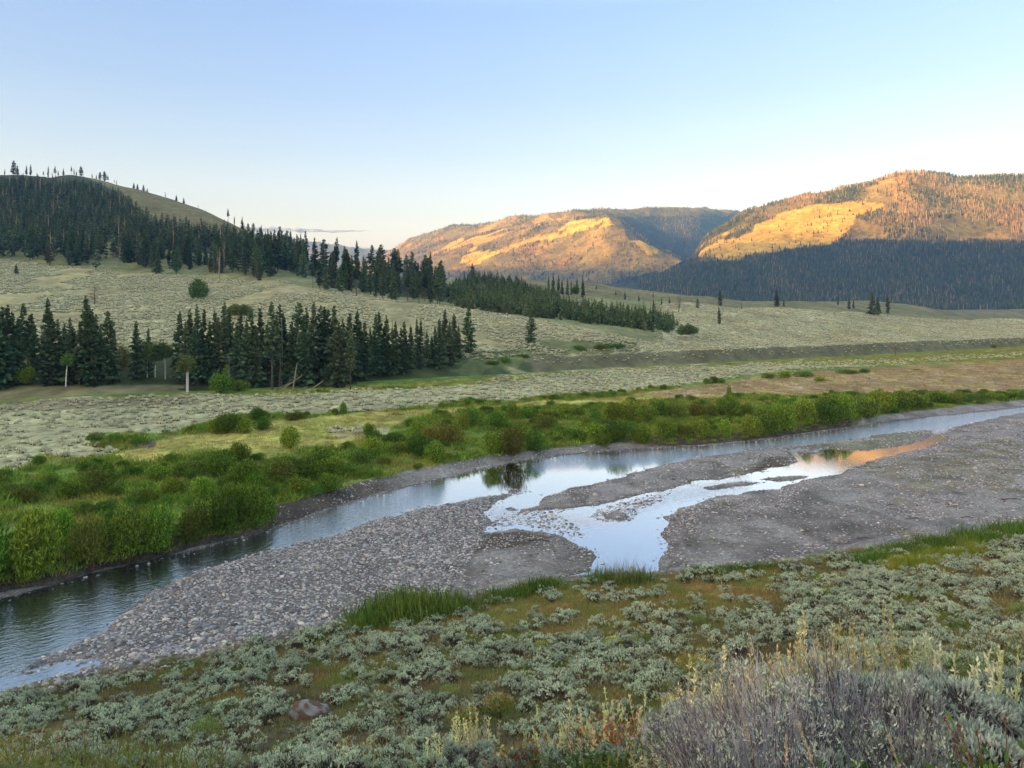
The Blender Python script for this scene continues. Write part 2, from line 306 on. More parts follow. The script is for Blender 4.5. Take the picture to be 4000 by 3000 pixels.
def pix(px, row):
    """plan position and height where the sight line through (px, row) first meets the ground"""
    px = np.atleast_1d(np.asarray(px, float)); row = np.atleast_1d(np.asarray(row, float)); out = []
    for p, r_ in zip(px, row):
        a = (p-1106)/F; z = surf(a*YS, YS); rr = HZ+(HC-z)*F/YS
        j = np.argmax(rr <= r_)
        if not (rr <= r_).any(): j = len(YS)-1
        if j > 0:
            t = (rr[j-1]-r_)/(rr[j-1]-rr[j]+1e-9); Yv = YS[j-1]+np.clip(t, 0, 1)*(YS[j]-YS[j-1])
        else: Yv = YS[0]
        out.append((a*Yv, Yv))
    o = np.array(out); return np.column_stack([o, surf(o[:, 0], o[:, 1])])

# ------------------------------------------------------------------ ground sheets
C = dict(sage=(.37, .35, .20), drygrass=(.44, .37, .17), yellow=(.46, .40, .11), green=(.16, .23, .04), dkgreen=(.05, .09, .02), soil=(.085, .065, .05), dirt=(.16, .13, .10),
         red=(.42, .29, .17), gravel=(.27, .24, .225), mud=(.165, .14, .13), bed=(.10, .085, .06), olive=(.19, .20, .07), forest=(.05, .06, .03), sand=(.30, .27, .23))
C = {k: np.array(v) for k, v in C.items()}
def warp(px, row, X, Y, s=1.0):
    n1 = fbm(X/9, Y/14, 3, 51); n2 = fbm(X/9, Y/14, 3, 61); return px+n1*60*s, row+n2*14*s
def blend(col, mask, c, a=1.0):
    m = (np.asarray(mask, float)*a)[:, None]; return col*(1-m)+c*m
SAGEFLAT = [(-400, 1110), (-100, 1040), (30, 1012), (100, 985), (210, 990), (260, 975), (200, 960), (250, 940), (340, 945), (420, 925), (470, 905), (560, 893), (700, 897), (830, 888), (1000, 870), (1106, 866), (1280, 852), (1400, 845), (1490, 830), (1640, 806), (1900, 790), (2212, 770), (2212, 762), (1900, 778), (1700, 783), (1500, 792), (1300, 800), (1080, 816), (1050, 828), (900, 838), (700, 846), (550, 850), (300, 858), (180, 862), (60, 868), (-400, 900)]
YELLOW = [(330, 955), (440, 935), (560, 905), (640, 905), (800, 890), (900, 885), (1106, 872), (1300, 862), (1420, 856), (1560, 848), (1720, 838), (1800, 846), (1300, 872), (1150, 880), (1000, 885), (930, 900), (860, 920), (760, 960), (560, 985), (450, 980), (300, 1000), (220, 985)]
REDM = [(1340, 858), (1480, 838), (1640, 818), (1720, 808), (1900, 795), (2212, 776), (2700, 760), (2700, 840), (2212, 846), (2000, 850), (1750, 852), (1560, 858)]
GREENTOP = [(980, 822), (1300, 797), (1500, 789), (1700, 777), (1900, 768), (2212, 748), (2700, 730), (2700, 755), (2212, 778), (2000, 785), (1900, 790), (1700, 788), (1500, 793), (1300, 801), (1050, 830), (550, 856), (560, 846), (700, 838)]
SAGEHILL_COL = C['sage']
def ground_color(strip, X, Y, z):
    px, row = proj(X, Y, z); N = len(X); col = np.tile(C['drygrass'], (N, 1)).astype(float)
    wx, wy = warp(px, row, X, Y)
    n = fbm(X/6, Y/6, 4, 71); n2 = fbm(X/1.6, Y/1.6, 3, 77)
    if strip == 'slope':
        col = np.tile(np.array((.09, .075, .045)), (N, 1)); col = blend(col, smooth(n*2+.5), np.array((.15, .15, .045)), .85); col = blend(col, smooth(n2*2.5-.1), np.array((.20, .13, .05)), .5)
        g = inpoly(wx, wy, [(1000, 1300), (1250, 1255), (1500, 1235), (1700, 1225), (1690, 1290), (1500, 1330), (1250, 1370), (1050, 1380), (700, 1370), (760, 1345)])
        col = blend(col, g, np.array((.19, .19, .05)), .85); col = blend(col, g & (n > .05), np.array((.25, .17, .06)), .6)
        tr = np.abs(px-1700+(row-1240)*.35) < 7; col = blend(col, tr & (row < 1320), C['dirt'])
        return col
    if strip == 'river':
        d = water_sd(X, Y); col = np.tile(C['gravel'], (N, 1)); col = blend(col, smooth(n*2-.1), np.array((.20, .18, .175)))
        col = blend(col, (d > 0)*smooth(1-d/.6), C['mud'], .8); col = blend(col, d < 0, C['bed'])
        dk = inpoly(wx, wy, [(1440, 1130), (1500, 1090), (1700, 1065), (1900, 1090), (1990, 1130), (1800, 1190), (1600, 1215), (1400, 1245), (1440, 1200)]) | inpoly(wx, wy, [(1000, 1240), (1040, 1150), (1180, 1150), (1290, 1205), (1230, 1250), (1000, 1290)])
        col = blend(col, dk & (d > 0), C['mud'], .75)
        mud = inpoly(px, wy, [(1030, 1160), (1060, 1152), (1130, 1150), (1200, 1162), (1120, 1180), (1060, 1190), (1000, 1195)]) | inpoly(px, wy, [(1660, 985), (1720, 992), (1670, 1012), (1560, 1030), (1600, 1012)]) | inpoly(px, wy, [(1187, 1069), (1260, 1048), (1290, 1050), (1250, 1066)])
        col = blend(col, mud & (d > 0), np.array((.085, .065, .04)), .8)
        sand = inpoly(wx, wy, [(1000, 1275), (1120, 1245), (1210, 1240), (1100, 1275), (1030, 1300)]); col = blend(col, sand & (d > 0), C['sand'], .7)
        b1 = inpoly(wx, wy, [(-50, 1560), (-50, 1440), (60, 1440), (200, 1370), (400, 1245), (650, 1165), (900, 1095), (1100, 1062), (1060, 1100), (1045, 1150), (1000, 1240), (960, 1290), (740, 1350), (600, 1390), (0, 1520)]); col = blend(col, b1 & (d > .3), np.array((.15, .138, .13)), .85)
        pt = smooth(fbm(X/4.5, Y/7, 4, 73)*4-.3); col = blend(col, pt*(d > 0.5)*(px > 1000), np.array((.34, .31, .29)), .55); pt = smooth(fbm(X/3.2, Y/6, 4, 74)*4-.6); col = blend(col, pt*(d > 0.5)*(px > 1000), np.array((.12, .105, .09)), .6)
        mo = inpoly(wx, wy, [(1870, 1010), (1960, 985), (2150, 950), (2212, 940), (2212, 1060), (1950, 1060)]); col = blend(col, mo & (n2 > -.1) & (d > 0), np.array((.19, .17, .07)), .55)
        mo = inpoly(wx, wy, [(1740, 962), (1900, 945), (2005, 930), (1980, 948), (1880, 965), (1800, 965)]); col = blend(col, mo & (d > 0), np.array((.16, .17, .08)), .6)
        w0 = np.interp(px, PXG, wlY); bk = (Y > w0) & (d > 0)
        cutf = bk*(smooth((900-px+60*n2)/120)+smooth((px-1380)/60)*smooth((1870-px)/40)); col = blend(col, np.clip(cutf, 0, 1), C['soil'], .9)
        return col
    if strip == 'meadow':
        col = np.tile(C['green'], (N, 1)); col = blend(col, smooth(n*2), C['olive'], .7)
        col = blend(col, inpoly(wx, wy, YELLOW), C['yellow'], .9); col = blend(col, inpoly(wx, wy, YELLOW)*smooth(n*3+.1), np.array((.24, .29, .06)), .8)
        s = inpoly(wx, wy+4, SAGEFLAT); col = blend(col, s, C['sage'])
        col = blend(col, inpoly(wx, wy, REDM), C['red'], .9); col = blend(col, inpoly(wx, wy, REDM) & (n > .12), C['yellow'], .6); col = blend(col, inpoly(wx, wy, REDM) & (n2 > .3), C['soil'], .4)
        gt = inpoly(wx, row, GREENTOP); col = blend(col, gt, np.array((.24, .27, .06)), .9); col = blend(col, gt & (n > .1), C['yellow'], .6)
        col = blend(col, inpoly(wx, wy, [(230, 965), (280, 952), (330, 960), (320, 970), (250, 975)]), C['dirt'])
        col = blend(col, inpoly(wx, wy, [(690, 930), (720, 925), (850, 922), (850, 945), (720, 948)]), C['sage'])
        col = blend(col, inpoly(wx, wy, [(-50, 868), (120, 862), (220, 865), (400, 850), (420, 870), (250, 882), (-50, 890)]), np.array((.20, .17, .10)), .8)
        edge = np.interp(px, PXG, LY[ki['B1']]); col = blend(col, smooth(1-(Y-edge)/3), C['olive'], .6)
        return col
    if strip == 'hillside':
        col = np.tile(C['sage']*1.1, (N, 1)); col = blend(col, smooth(fbm(X/22, Y/55, 4, 81)*3+.2), np.array((.36, .31, .15)), .8)
        ly, lz = interp_lines(px); c0, c1, c2 = ly[ki['C0']], ly[ki['C1']], ly[ki['C2']]
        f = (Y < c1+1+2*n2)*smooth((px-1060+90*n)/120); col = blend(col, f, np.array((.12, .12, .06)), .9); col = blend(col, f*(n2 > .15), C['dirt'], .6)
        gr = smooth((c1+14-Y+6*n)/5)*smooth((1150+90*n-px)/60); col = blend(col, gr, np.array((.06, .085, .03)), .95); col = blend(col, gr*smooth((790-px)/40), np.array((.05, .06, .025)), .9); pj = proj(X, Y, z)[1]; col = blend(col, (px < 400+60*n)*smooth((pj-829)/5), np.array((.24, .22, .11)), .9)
        gr = inpoly(wx, wy, [(950, 800), (1060, 770), (1180, 735), (1300, 735), (1420, 748), (1380, 758), (1150, 775), (1000, 812)]); col = blend(col, gr, np.array((.13, .15, .055)), .85)
        back = (Y > c2) & (px < 1430); col = blend(col, back, np.array((.20, .22, .085)), .8)
        return col
    if strip == 'hill':
        col = np.tile(np.array((.19, .18, .085)), (N, 1)); col = blend(col, smooth(fbm(X/35, Y/55, 4, 91)*3), np.array((.24, .21, .11)), .8)
        lf = px < 900; col = blend(col, lf & inpoly(px, row, [(-900, 300), (180, 380), (262, 418), (320, 480), (420, 505), (900, 560), (900, 700), (-900, 700)]), C['forest']*1.2)
        col = blend(col, (px > 240) & (px < 560) & inpoly(px, row, [(240, 400), (262, 425), (320, 490), (420, 520), (600, 560), (600, 380)]), np.array((.20, .17, .075)), .9)
        return col
    # mountains
    nn = fbm(X/160, Y/260, 4, 101)
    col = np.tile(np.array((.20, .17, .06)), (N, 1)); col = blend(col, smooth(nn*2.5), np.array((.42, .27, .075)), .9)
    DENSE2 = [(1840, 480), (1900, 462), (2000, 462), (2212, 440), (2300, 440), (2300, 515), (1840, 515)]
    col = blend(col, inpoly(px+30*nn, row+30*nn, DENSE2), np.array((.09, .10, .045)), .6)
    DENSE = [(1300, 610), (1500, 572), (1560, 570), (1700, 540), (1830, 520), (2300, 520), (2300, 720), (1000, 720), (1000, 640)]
    col = blend(col, inpoly(px+25*nn, row+20*nn, DENSE), np.array((.045, .062, .035)), .9); col = blend(col, inpoly(px+15*nn, row+10*nn, [(1335, 470), (1620, 462), (1600, 480), (1520, 530), (1500, 580), (1440, 545), (1350, 512)]), np.array((.06, .075, .04)), .85)  # forested shade zone and shaded valley face: shade darkened into the ground colour
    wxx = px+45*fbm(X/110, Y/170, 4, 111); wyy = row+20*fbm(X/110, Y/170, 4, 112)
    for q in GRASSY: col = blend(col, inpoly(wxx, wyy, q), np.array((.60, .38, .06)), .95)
    return col
GRASSY = [[(1525, 560), (1515, 535), (1570, 510), (1640, 480), (1730, 447), (1850, 430), (1920, 436), (1900, 455), (1850, 475), (1825, 505), (1760, 525), (1650, 545), (1580, 562)],
          [(990, 560), (1100, 530), (1200, 503), (1260, 490), (1250, 500), (1170, 525), (1080, 550), (1000, 572)], [(1230, 478), (1310, 471), (1320, 480), (1280, 490), (1200, 497)],
          [(1350, 530), (1400, 528), (1440, 540), (1400, 545)], [(960, 530), (1050, 507), (1100, 500), (1060, 520), (980, 545)]]

a_in = np.linspace(-.72, .72, 800)
th = np.concatenate([np.linspace(R(-180), R(-60), 30)[:-1], np.linspace(R(-60), np.arctan(-.72), 24)[:-1], np.arctan(a_in), np.linspace(np.arctan(.72), R(60), 24)[1:], np.linspace(R(60), R(180), 30)[1:]])
NC = len(th)
def strip_grid(l0, l1, rows):
    """vertex grid between the lines: rows = number of rows in each gap"""
    pxc = 1106+F*np.tan(np.clip(th, R(-48.7), R(48.6))); ly, _ = interp_lines(pxc); out = []
    for k, nr in zip(range(ki[l0], ki[l1]), rows):
        t = np.arange(nr+(1 if k == ki[l1]-1 else 0))/nr
        out.append(ly[k][None]*(ly[k+1]/ly[k])[None]**t[:, None])
    Yq = np.concatenate(out); r = Yq/np.cos(np.clip(th, R(-48.7), R(48.6)))[None]
    return r*np.sin(th)[None], r*np.cos(th)[None]
def grid_faces(nr, nc, keep=None):
    i = np.arange(nr-1)[:, None]*nc+np.arange(nc-1)[None]; Fq = np.stack([i, i+1, i+nc+1, i+nc], -1).reshape(-1, 4)
    return Fq if keep is None else Fq[keep.ravel()]
def make_sheet(name, strip, l0, l1, rows, mat, cols=None):
    X, Y = strip_grid(l0, l1, rows)
    if cols is not None: X, Y = X[:, cols], Y[:, cols]
    z = surf(X, Y); Yc = np.where(Y > .5, Y, .5)
    col = ground_color(strip, X.ravel(), Yc.ravel(), z.ravel())
    o = mesh_obj(name, np.column_stack([X.ravel(), Y.ravel(), z.ravel()]), [grid_faces(*X.shape)], mat, col, smooth_=True)
    o['kind'] = 'structure'; return o
vis = slice(29, NC-29)
make_sheet('ground', 'slope', 'A0', 'A4', (2, 10, 40, 34, 34), M['near'])
make_sheet('river_bed', 'river', 'A4', 'B1', (230,), M['gravel'])
make_sheet('meadow', 'meadow', 'B1', 'C0', (50, 50), M['meadow'])
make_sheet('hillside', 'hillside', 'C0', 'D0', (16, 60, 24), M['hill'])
make_sheet('hill', 'hill', 'D0', 'E1', (60, 10, 8), M['hill'])
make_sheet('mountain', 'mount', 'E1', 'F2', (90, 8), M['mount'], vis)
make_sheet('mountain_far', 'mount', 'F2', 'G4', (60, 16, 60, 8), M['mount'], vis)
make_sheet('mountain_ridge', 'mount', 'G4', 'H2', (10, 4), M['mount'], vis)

# unseen ridge behind and beside the viewer, placed and shaped to shade the valley
PRP = np.array([-TRV[1], TRV[0]])
s = np.linspace(-5200, 4700, 100); a = np.linspace(-1700, 1700, 40)
S, A = np.meshgrid(s, a); hgt = np.interp(S, [-5200, -4200, -1500, 800, 1081, 1629, 1944, 2850, 4200, 4700], [0, 650, 900, 902, 893, 850, 872, 862, 840, 300])
hz_ = hgt*np.clip(1-abs(A)/1650, 0, 1)**1.1+fbm(S/300, A/300, 4, 131)*22*np.clip(1-abs(A)/1650, 0, 1)**.5-6
P = -TRV[None, None]*(5000-A)[..., None]+PRP[None, None]*S[..., None]
rc = np.tile(np.array((.12, .11, .05)), (S.size, 1))
tag(mesh_obj('mountain_west', np.column_stack([P[..., 0].ravel(), P[..., 1].ravel(), hz_.ravel()]), [grid_faces(*S.shape)], M['mount'], rc, smooth_=True), kind='structure')

# ------------------------------------------------------------------ water
def water_mat():
    m, t, n, l = new_mat('river_water'); g = n.new('ShaderNodeNewGeometry')
    at = n.new('ShaderNodeAttribute'); at.attribute_name = 'rip'
    mp = n.new('ShaderNodeMapping'); mp.inputs['Scale'].default_value = (1.0, 1.0, 1); mp.inputs['Rotation'].default_value = (0, 0, R(-38)); l.new(g.outputs['Position'], mp.inputs[0])
    mp2 = n.new('ShaderNodeMapping'); mp2.inputs['Scale'].default_value = (.55, 1.3, 1); l.new(mp.outputs[0], mp2.inputs[0])
    n1 = n.new('ShaderNodeTexNoise'); n1.inputs['Scale'].default_value = 3.8; n1.inputs['Detail'].default_value = 3; n1.inputs['Roughness'].default_value = .55; l.new(mp2.outputs[0], n1.inputs['Vector'])
    mu = n.new('ShaderNodeMath'); mu.operation = 'MULTIPLY'; l.new(n1.outputs[0], mu.inputs[0]); l.new(at.outputs['Fac'], mu.inputs[1])
    bp = n.new('ShaderNodeBump'); bp.inputs['Distance'].default_value = .10; l.new(mu.outputs[0], bp.inputs['Height'])
    fr = n.new('ShaderNodeFresnel'); fr.inputs['IOR'].default_value = 2.3; l.new(bp.outputs[0], fr.inputs['Normal'])
    gl = n.new('ShaderNodeBsdfGlossy'); gl.inputs['Roughness'].default_value = .03; l.new(bp.outputs[0], gl.inputs['Normal']); gl.inputs['Color'].default_value = (.97, .98, 1, 1)
    df = n.new('ShaderNodeBsdfDiffuse'); df.inputs['Color'].default_value = (.035, .055, .062, 1)
    tr = n.new('ShaderNodeBsdfTransparent'); tr.inputs['Color'].default_value = (.75, .82, .78, 1)
    m1 = n.new('ShaderNodeMixShader'); m1.inputs[0].default_value = .55; l.new(df.outputs[0], m1.inputs[1]); l.new(tr.outputs[0], m1.inputs[2])
    mx = n.new('ShaderNodeMixShader'); rr_ = n.new('ShaderNodeMapRange'); rr_.inputs[1].default_value = .18; rr_.inputs[2].default_value = .42; rr_.inputs[3].default_value = .38; rr_.inputs[4].default_value = .93; l.new(fr.outputs[0], rr_.inputs[0]); l.new(rr_.outputs[0], mx.inputs[0]); l.new(m1.outputs[0], mx.inputs[1]); l.new(gl.outputs[0], mx.inputs[2])
    o = n.new('ShaderNodeOutputMaterial'); l.new(mx.outputs[0], o.inputs[0]); return m
cs = slice(29, NC-29, 4)
X, Y = strip_grid('A3', 'B1', (6, 70)); X, Y = X[:, cs], Y[:, cs]
px, row = proj(X, Y, 0*X)
main = polyd(px, row, [(-200, 1420), (0, 1400), (250, 1290), (500, 1200), (800, 1105)], False)
r1 = .55*np.exp(-(main/75)**2)+.5*np.exp(-(polyd(px, row, [(640, 1150), (820, 1095), (930, 1065)], False)/28)**2)
r1 += .55*np.exp(-(polyd(px, row, [(1450, 985), (1700, 955), (1950, 925), (2212, 885)], False)/17)**2)+.9*np.exp(-(polyd(px, row, [(1160, 1000), (1300, 990), (1500, 975)], False)/14)**2)
r1 += .25*np.exp(-(polyd(px, row, [(1060, 1110), (1150, 1120), (1280, 1130), (1450, 1075), (1600, 1050)], False)/20)**2)
r1 += 1.6*np.exp(-(polyd(px, row, [(1560, 968), (1700, 952), (1950, 922), (2212, 884)], False)/16)**2)+.5*np.exp(-(polyd(px, row, [(1350, 985), (1560, 968)], False)/14)**2)
rip = np.clip(r1+.03, .03, 2.4)
wo = mesh_obj('river', np.column_stack([X.ravel(), Y.ravel(), 0*X.ravel()]), [grid_faces(*X.shape)], water_mat(), smooth_=True); wo['kind'] = 'structure'
at = wo.data.attributes.new('rip', 'FLOAT', 'POINT'); at.data.foreach_set('value', rip.ravel().astype(np.float32))

# ------------------------------------------------------------------ scatter (one object, instanced by geometry nodes)
def scatter(name, pos, rz, scl, idx, protos, tilt=None):
    N = len(pos); me = bpy.data.meshes.new(name); me.vertices.add(N); me.vertices.foreach_set('co', np.asarray(pos, np.float32).ravel())
    rot = np.zeros((N, 3), np.float32); rot[:, 2] = rz
    if tilt is not None: rot[:, :2] = tilt
    scl = np.asarray(scl, np.float32); scl = np.repeat(scl[:, None], 3, 1) if scl.ndim == 1 else scl
    for nm, v in (('rot', rot), ('scl', scl)):
        a = me.attributes.new(nm, 'FLOAT_VECTOR', 'POINT'); a.data.foreach_set('vector', np.ascontiguousarray(v, np.float32).ravel())
    a = me.attributes.new('idx', 'INT', 'POINT'); a.data.foreach_set('value', np.asarray(idx, np.int32))
    o = bpy.data.objects.new(name, me); scene.collection.objects.link(o); o['kind'] = 'stuff'
    coll = bpy.data.collections.new(name+'_kinds')
    for i, p in enumerate(protos):
        q = p if not p.users_collection else bpy.data.objects.new('x', p.data); q.name = '%s_%02d' % (name[:20], i); coll.objects.link(q)
    g = bpy.data.node_groups.new(name, 'GeometryNodeTree')
    g.interface.new_socket('Geometry', in_out='INPUT', socket_type='NodeSocketGeometry'); g.interface.new_socket('Geometry', in_out='OUTPUT', socket_type='NodeSocketGeometry')
    n = g.nodes; l = g.links; gi = n.new('NodeGroupInput'); go = n.new('NodeGroupOutput'); ip = n.new('GeometryNodeInstanceOnPoints'); ci = n.new('GeometryNodeCollectionInfo')
    ci.inputs['Collection'].default_value = coll; ci.inputs['Separate Children'].default_value = True; ci.inputs['Reset Children'].default_value = True
    def na(nm, ty):
        x = n.new('GeometryNodeInputNamedAttribute'); x.data_type = ty; x.inputs['Name'].default_value = nm; return x.outputs[0]
    l.new(gi.outputs[0], ip.inputs['Points']); l.new(ci.outputs[0], ip.inputs['Instance']); ip.inputs['Pick Instance'].default_value = True
    l.new(na('idx', 'INT'), ip.inputs['Instance Index']); l.new(na('scl', 'FLOAT_VECTOR'), ip.inputs['Scale'])
    e = n.new('FunctionNodeEulerToRotation'); l.new(na('rot', 'FLOAT_VECTOR'), e.inputs[0]); l.new(e.outputs[0], ip.inputs['Rotation'])
    l.new(ip.outputs[0], go.inputs[0])
    md = o.modifiers.new('scatter', 'NODES'); md.node_group = g
    return o
def rand_plan(n, px0, px1, Y0, Y1):
    """random plan positions, even over the ground"""
    Y = np.sqrt(rng.uniform(Y0**2, Y1**2, n)); X = rng.uniform((px0-1106)/F, (px1-1106)/F, n)*Y
    z = surf(X, Y); px, row = proj(X, Y, z); return X, Y, z, px, row

# ------------------------------------------------------------------ plant and stone shapes
def jit(c, n, a, r): return np.clip(np.array(c)[None]*(1+a*r.normal(size=(n, 1)))+a*.15*np.array(c)[None]*r.normal(size=(n, 3)), .003, 1)
def unit(v): return v/(np.linalg.norm(v, axis=-1, keepdims=True)+1e-9)
def sage_shape(seed, tufts=210, per=8, L=.047, hi=False, tip=(.68, .77, .55), inner=(.07, .052, .045)):
    r = np.random.default_rng(seed); mb = MB()
    nl = 15; la = r.uniform(0, 6.3, nl); lq = r.uniform(0, 1, nl)**.5*.42; lc = np.column_stack([np.cos(la)*lq, np.sin(la)*lq, r.uniform(.14, .36, nl)*(1-lq*.8)+.04]); lr = r.uniform(.07, .14, nl)
    k = r.integers(0, nl, tufts); d = unit(r.normal(size=(tufts, 3))); d[:, 2] = abs(d[:, 2])*1.2-.05; d = unit(d)
    p = lc[k]+d*lr[k][:, None]; p[:, 2] = np.maximum(p[:, 2], .03)
    for i in range(tufts if hi else 60):
        b = np.array([0, 0, 0.0])+r.normal(size=3)*[.05, .05, 0]; m_ = (b+p[i])/2+r.normal(size=3)*.05
        mb.tube([b, m_, p[i]], [.012, .008, .004], np.array(inner)*r.uniform(.7, 1.9), 3)
    woody = smooth((np.repeat(p[:, 2]/(.04+.38*(1-(np.hypot(p[:, 0], p[:, 1])/.62)**2)), per)-.55)/.25)[:, None]
    dirs = unit(np.repeat(d*.7+[0, 0, .75], per, 0)+r.normal(size=(tufts*per, 3))*.42)
    base = np.repeat(p, per, 0)-dirs*L*.35+r.normal(size=(tufts*per, 3))*L*.35
    hgt = np.clip(np.repeat(p[:, 2], per)/.4, 0, 1)[:, None]
    c = jit(tip, tufts*per, .14, r)*woody+jit(inner, tufts*per, .2, r)*1.3*(1-woody)
    mb.blades(base, dirs, L*r.uniform(.7, 1.5, tufts*per), L*.36*r.uniform(.7, 1.3, tufts*per), c*r.uniform(.75, 1.15, (len(c), 1)), seed=seed, basecol=.48)  # leaf bases painted dark for the shade between tufts
    return mb
def blob_shape(seed, n=42, tip=(.66, .66, .46), dark=(.10, .095, .06)):
    """a bush seen from afar: broad leaf clumps over a dark base"""
    r = np.random.default_rng(seed); mb = MB()
    d = unit(r.normal(size=(n, 3))); d[:, 2] = abs(d[:, 2]); p = d*[.42, .42, .38]*r.uniform(.7, 1.05, (n, 1))
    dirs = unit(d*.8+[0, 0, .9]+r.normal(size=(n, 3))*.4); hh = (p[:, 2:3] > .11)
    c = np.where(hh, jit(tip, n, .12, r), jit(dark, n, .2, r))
    mb.blades(p-dirs*.08, dirs, .21, .12, c, seed=seed); return mb
def grass_shape(seed, n=26, h=.35, spread=.14, w_=.012, c0=(.20, .22, .06), c1=(.42, .34, .14), lean=.35, bend=.15):
    r = np.random.default_rng(seed); mb = MB()
    b = np.column_stack([r.normal(size=(n, 2))*spread, np.full(n, -.02)]); d = unit(np.column_stack([r.normal(size=(n, 2))*lean, np.ones(n)]))
    L = h*r.uniform(.5, 1.15, n); k = r.uniform(size=(n, 1)); c = np.array(c0)*(1-k)+np.array(c1)*k
    mb.blades(b, d, L, w_, c, bend, seed); return mb
def conifer_shape(seed, H=15.0, Rr=2.2, bare=.06, step=.42, per=7, col=(.090, .145, .078), pw=.85, sparse=0.0, tube_k=5, lod=0, tops=(.15, .22, .095)):
    r = np.random.default_rng(seed); cr = MB(); tr = MB()
    lean = r.normal(size=2)*.012*H; zz = np.linspace(0, 1, 7)
    tr.tube(np.column_stack([lean[0]*zz**2, lean[1]*zz**2, zz*H*.985-.3*(1-zz)]), np.linspace(.012*H+.02, .015, 7), (.13, .105, .085), tube_k)
    z = bare*H; B = []; D = []; L = []; W = []; Cc = []
    while z < H*.99:
        zn = (z/H-bare)/(1-bare); prof = max(.0, (1-zn))**pw*min(1, .45+zn*4.5); lobe = r.uniform(.72, 1.2)
        for j in range(per):
            if r.uniform() < sparse: continue
            a = r.uniform(0, 2*math.pi); ln = Rr*prof*lobe*r.uniform(.65, 1.15)+.12
            dr = np.array([math.cos(a), math.sin(a), r.uniform(-.38, .05)+zn*.55]); dr /= np.linalg.norm(dr)
            o = np.array([lean[0]*(z/H)**2, lean[1]*(z/H)**2, z+r.uniform(-.2, .2)]); nsg = 1 if lod else 3
            for q in range(nsg):
                f0 = [.1, .35, .6][q] if nsg == 3 else .05
                B.append(o+dr*ln*f0); D.append(unit(dr+r.normal(size=3)*[.28, .28, .16]+[0, 0, -.12])); L.append(ln*(.55 if nsg == 3 else 1.0)); W.append((.34+.2*ln)*(1 if nsg == 3 else 1.5)*r.uniform(.7, 1.2))
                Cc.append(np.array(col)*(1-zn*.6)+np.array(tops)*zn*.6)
        z += step*r.uniform(.7, 1.3)*(1.25-.5*zn)
    B, D, L, W, Cc = map(np.array, (B, D, L, W, Cc)); Cc = Cc*r.uniform(.65, 1.4, (len(Cc), 1))
    cr.blades(B, D, L, W, Cc, .12, seed)
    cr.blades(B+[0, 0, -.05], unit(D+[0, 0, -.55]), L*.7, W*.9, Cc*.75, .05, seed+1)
    return cr, tr
def snag_shape(seed, H=10, n=22, col=(.26, .23, .21)):
    r = np.random.default_rng(seed); mb = MB(); zz = np.linspace(0, 1, 5)
    mb.tube(np.column_stack([r.normal()*.03*H*zz, r.normal()*.03*H*zz, zz*H]), np.linspace(.011*H, .01, 5), col, 4)
    for i in range(n):
        z = r.uniform(.25, .95)*H; a = r.uniform(0, 6.3); ln = (1-z/H)*H*.28+.25; d = np.array([math.cos(a), math.sin(a), r.uniform(-.2, .4)])
        mb.tube([[0, 0, z], np.array([0, 0, z])+d*ln*.6, np.array([0, 0, z+.1])+d*ln], [.03, .02, .008], np.array(col)*r.uniform(.7, 1.1), 3)
    return mb
def shrub_shape(seed, W=1.5, H=2.4, stems=16, n=2600, leaf=.155, c0=(.075, .13, .02), c1=(.19, .28, .045), stemc=(.12, .09, .06), up=.75, flat=1.0, crownlo=.1):
    r = np.random.default_rng(seed); lv = MB(); st = MB(); P_ = []; D_ = []
    nl = 9; la = r.uniform(0, 6.3, nl); lrad = W*r.uniform(0, .62, nl)**1.0; lc = np.column_stack([np.cos(la)*lrad, np.sin(la)*lrad]); lh = H*(1-.42*(lrad/W)**2)*r.uniform(.72, 1.0, nl)
    for i in range(stems):
        k = i % nl; b = lc[k]*.25+r.normal(size=2)*W*.06; e = np.array([*(lc[k]+r.normal(size=2)*W*.16), lh[k]*r.uniform(.7, .95)])
        st.tube([[*b, -.05], [*(b*.4+e[:2]*.6), e[2]*.55], e], [.028, .018, .007], np.array(stemc)*r.uniform(.7, 1.2), 3)
    k = r.integers(0, nl, n); d = unit(r.normal(size=(n, 3))); rad = r.uniform(.45, 1.05, n)**.5
    cen = np.column_stack([lc[k], lh[k]*.55]); ext = np.column_stack([np.full(n, W*.42), np.full(n, W*.42), lh[k]*.47])
    p = cen+d*rad[:, None]*ext; p = p[p[:, 2] > crownlo]; m_ = len(p); k = k[:m_]
    dirs = unit(np.column_stack([p[:, :2]*.35/W, np.full(m_, up)])+r.normal(size=(m_, 3))*.45)
    t = r.uniform(0, 1, (m_, 1))**1.3; c = (np.array(c0)*(1-t)+np.array(c1)*t)*r.uniform(.65, 1.3, (m_, 1))
    lv.blades(p, dirs, leaf*r.uniform(.7, 1.7, m_), leaf*.36, c, 0, seed, basecol=.7); return lv, st  # leaf bases painted darker as inner shade
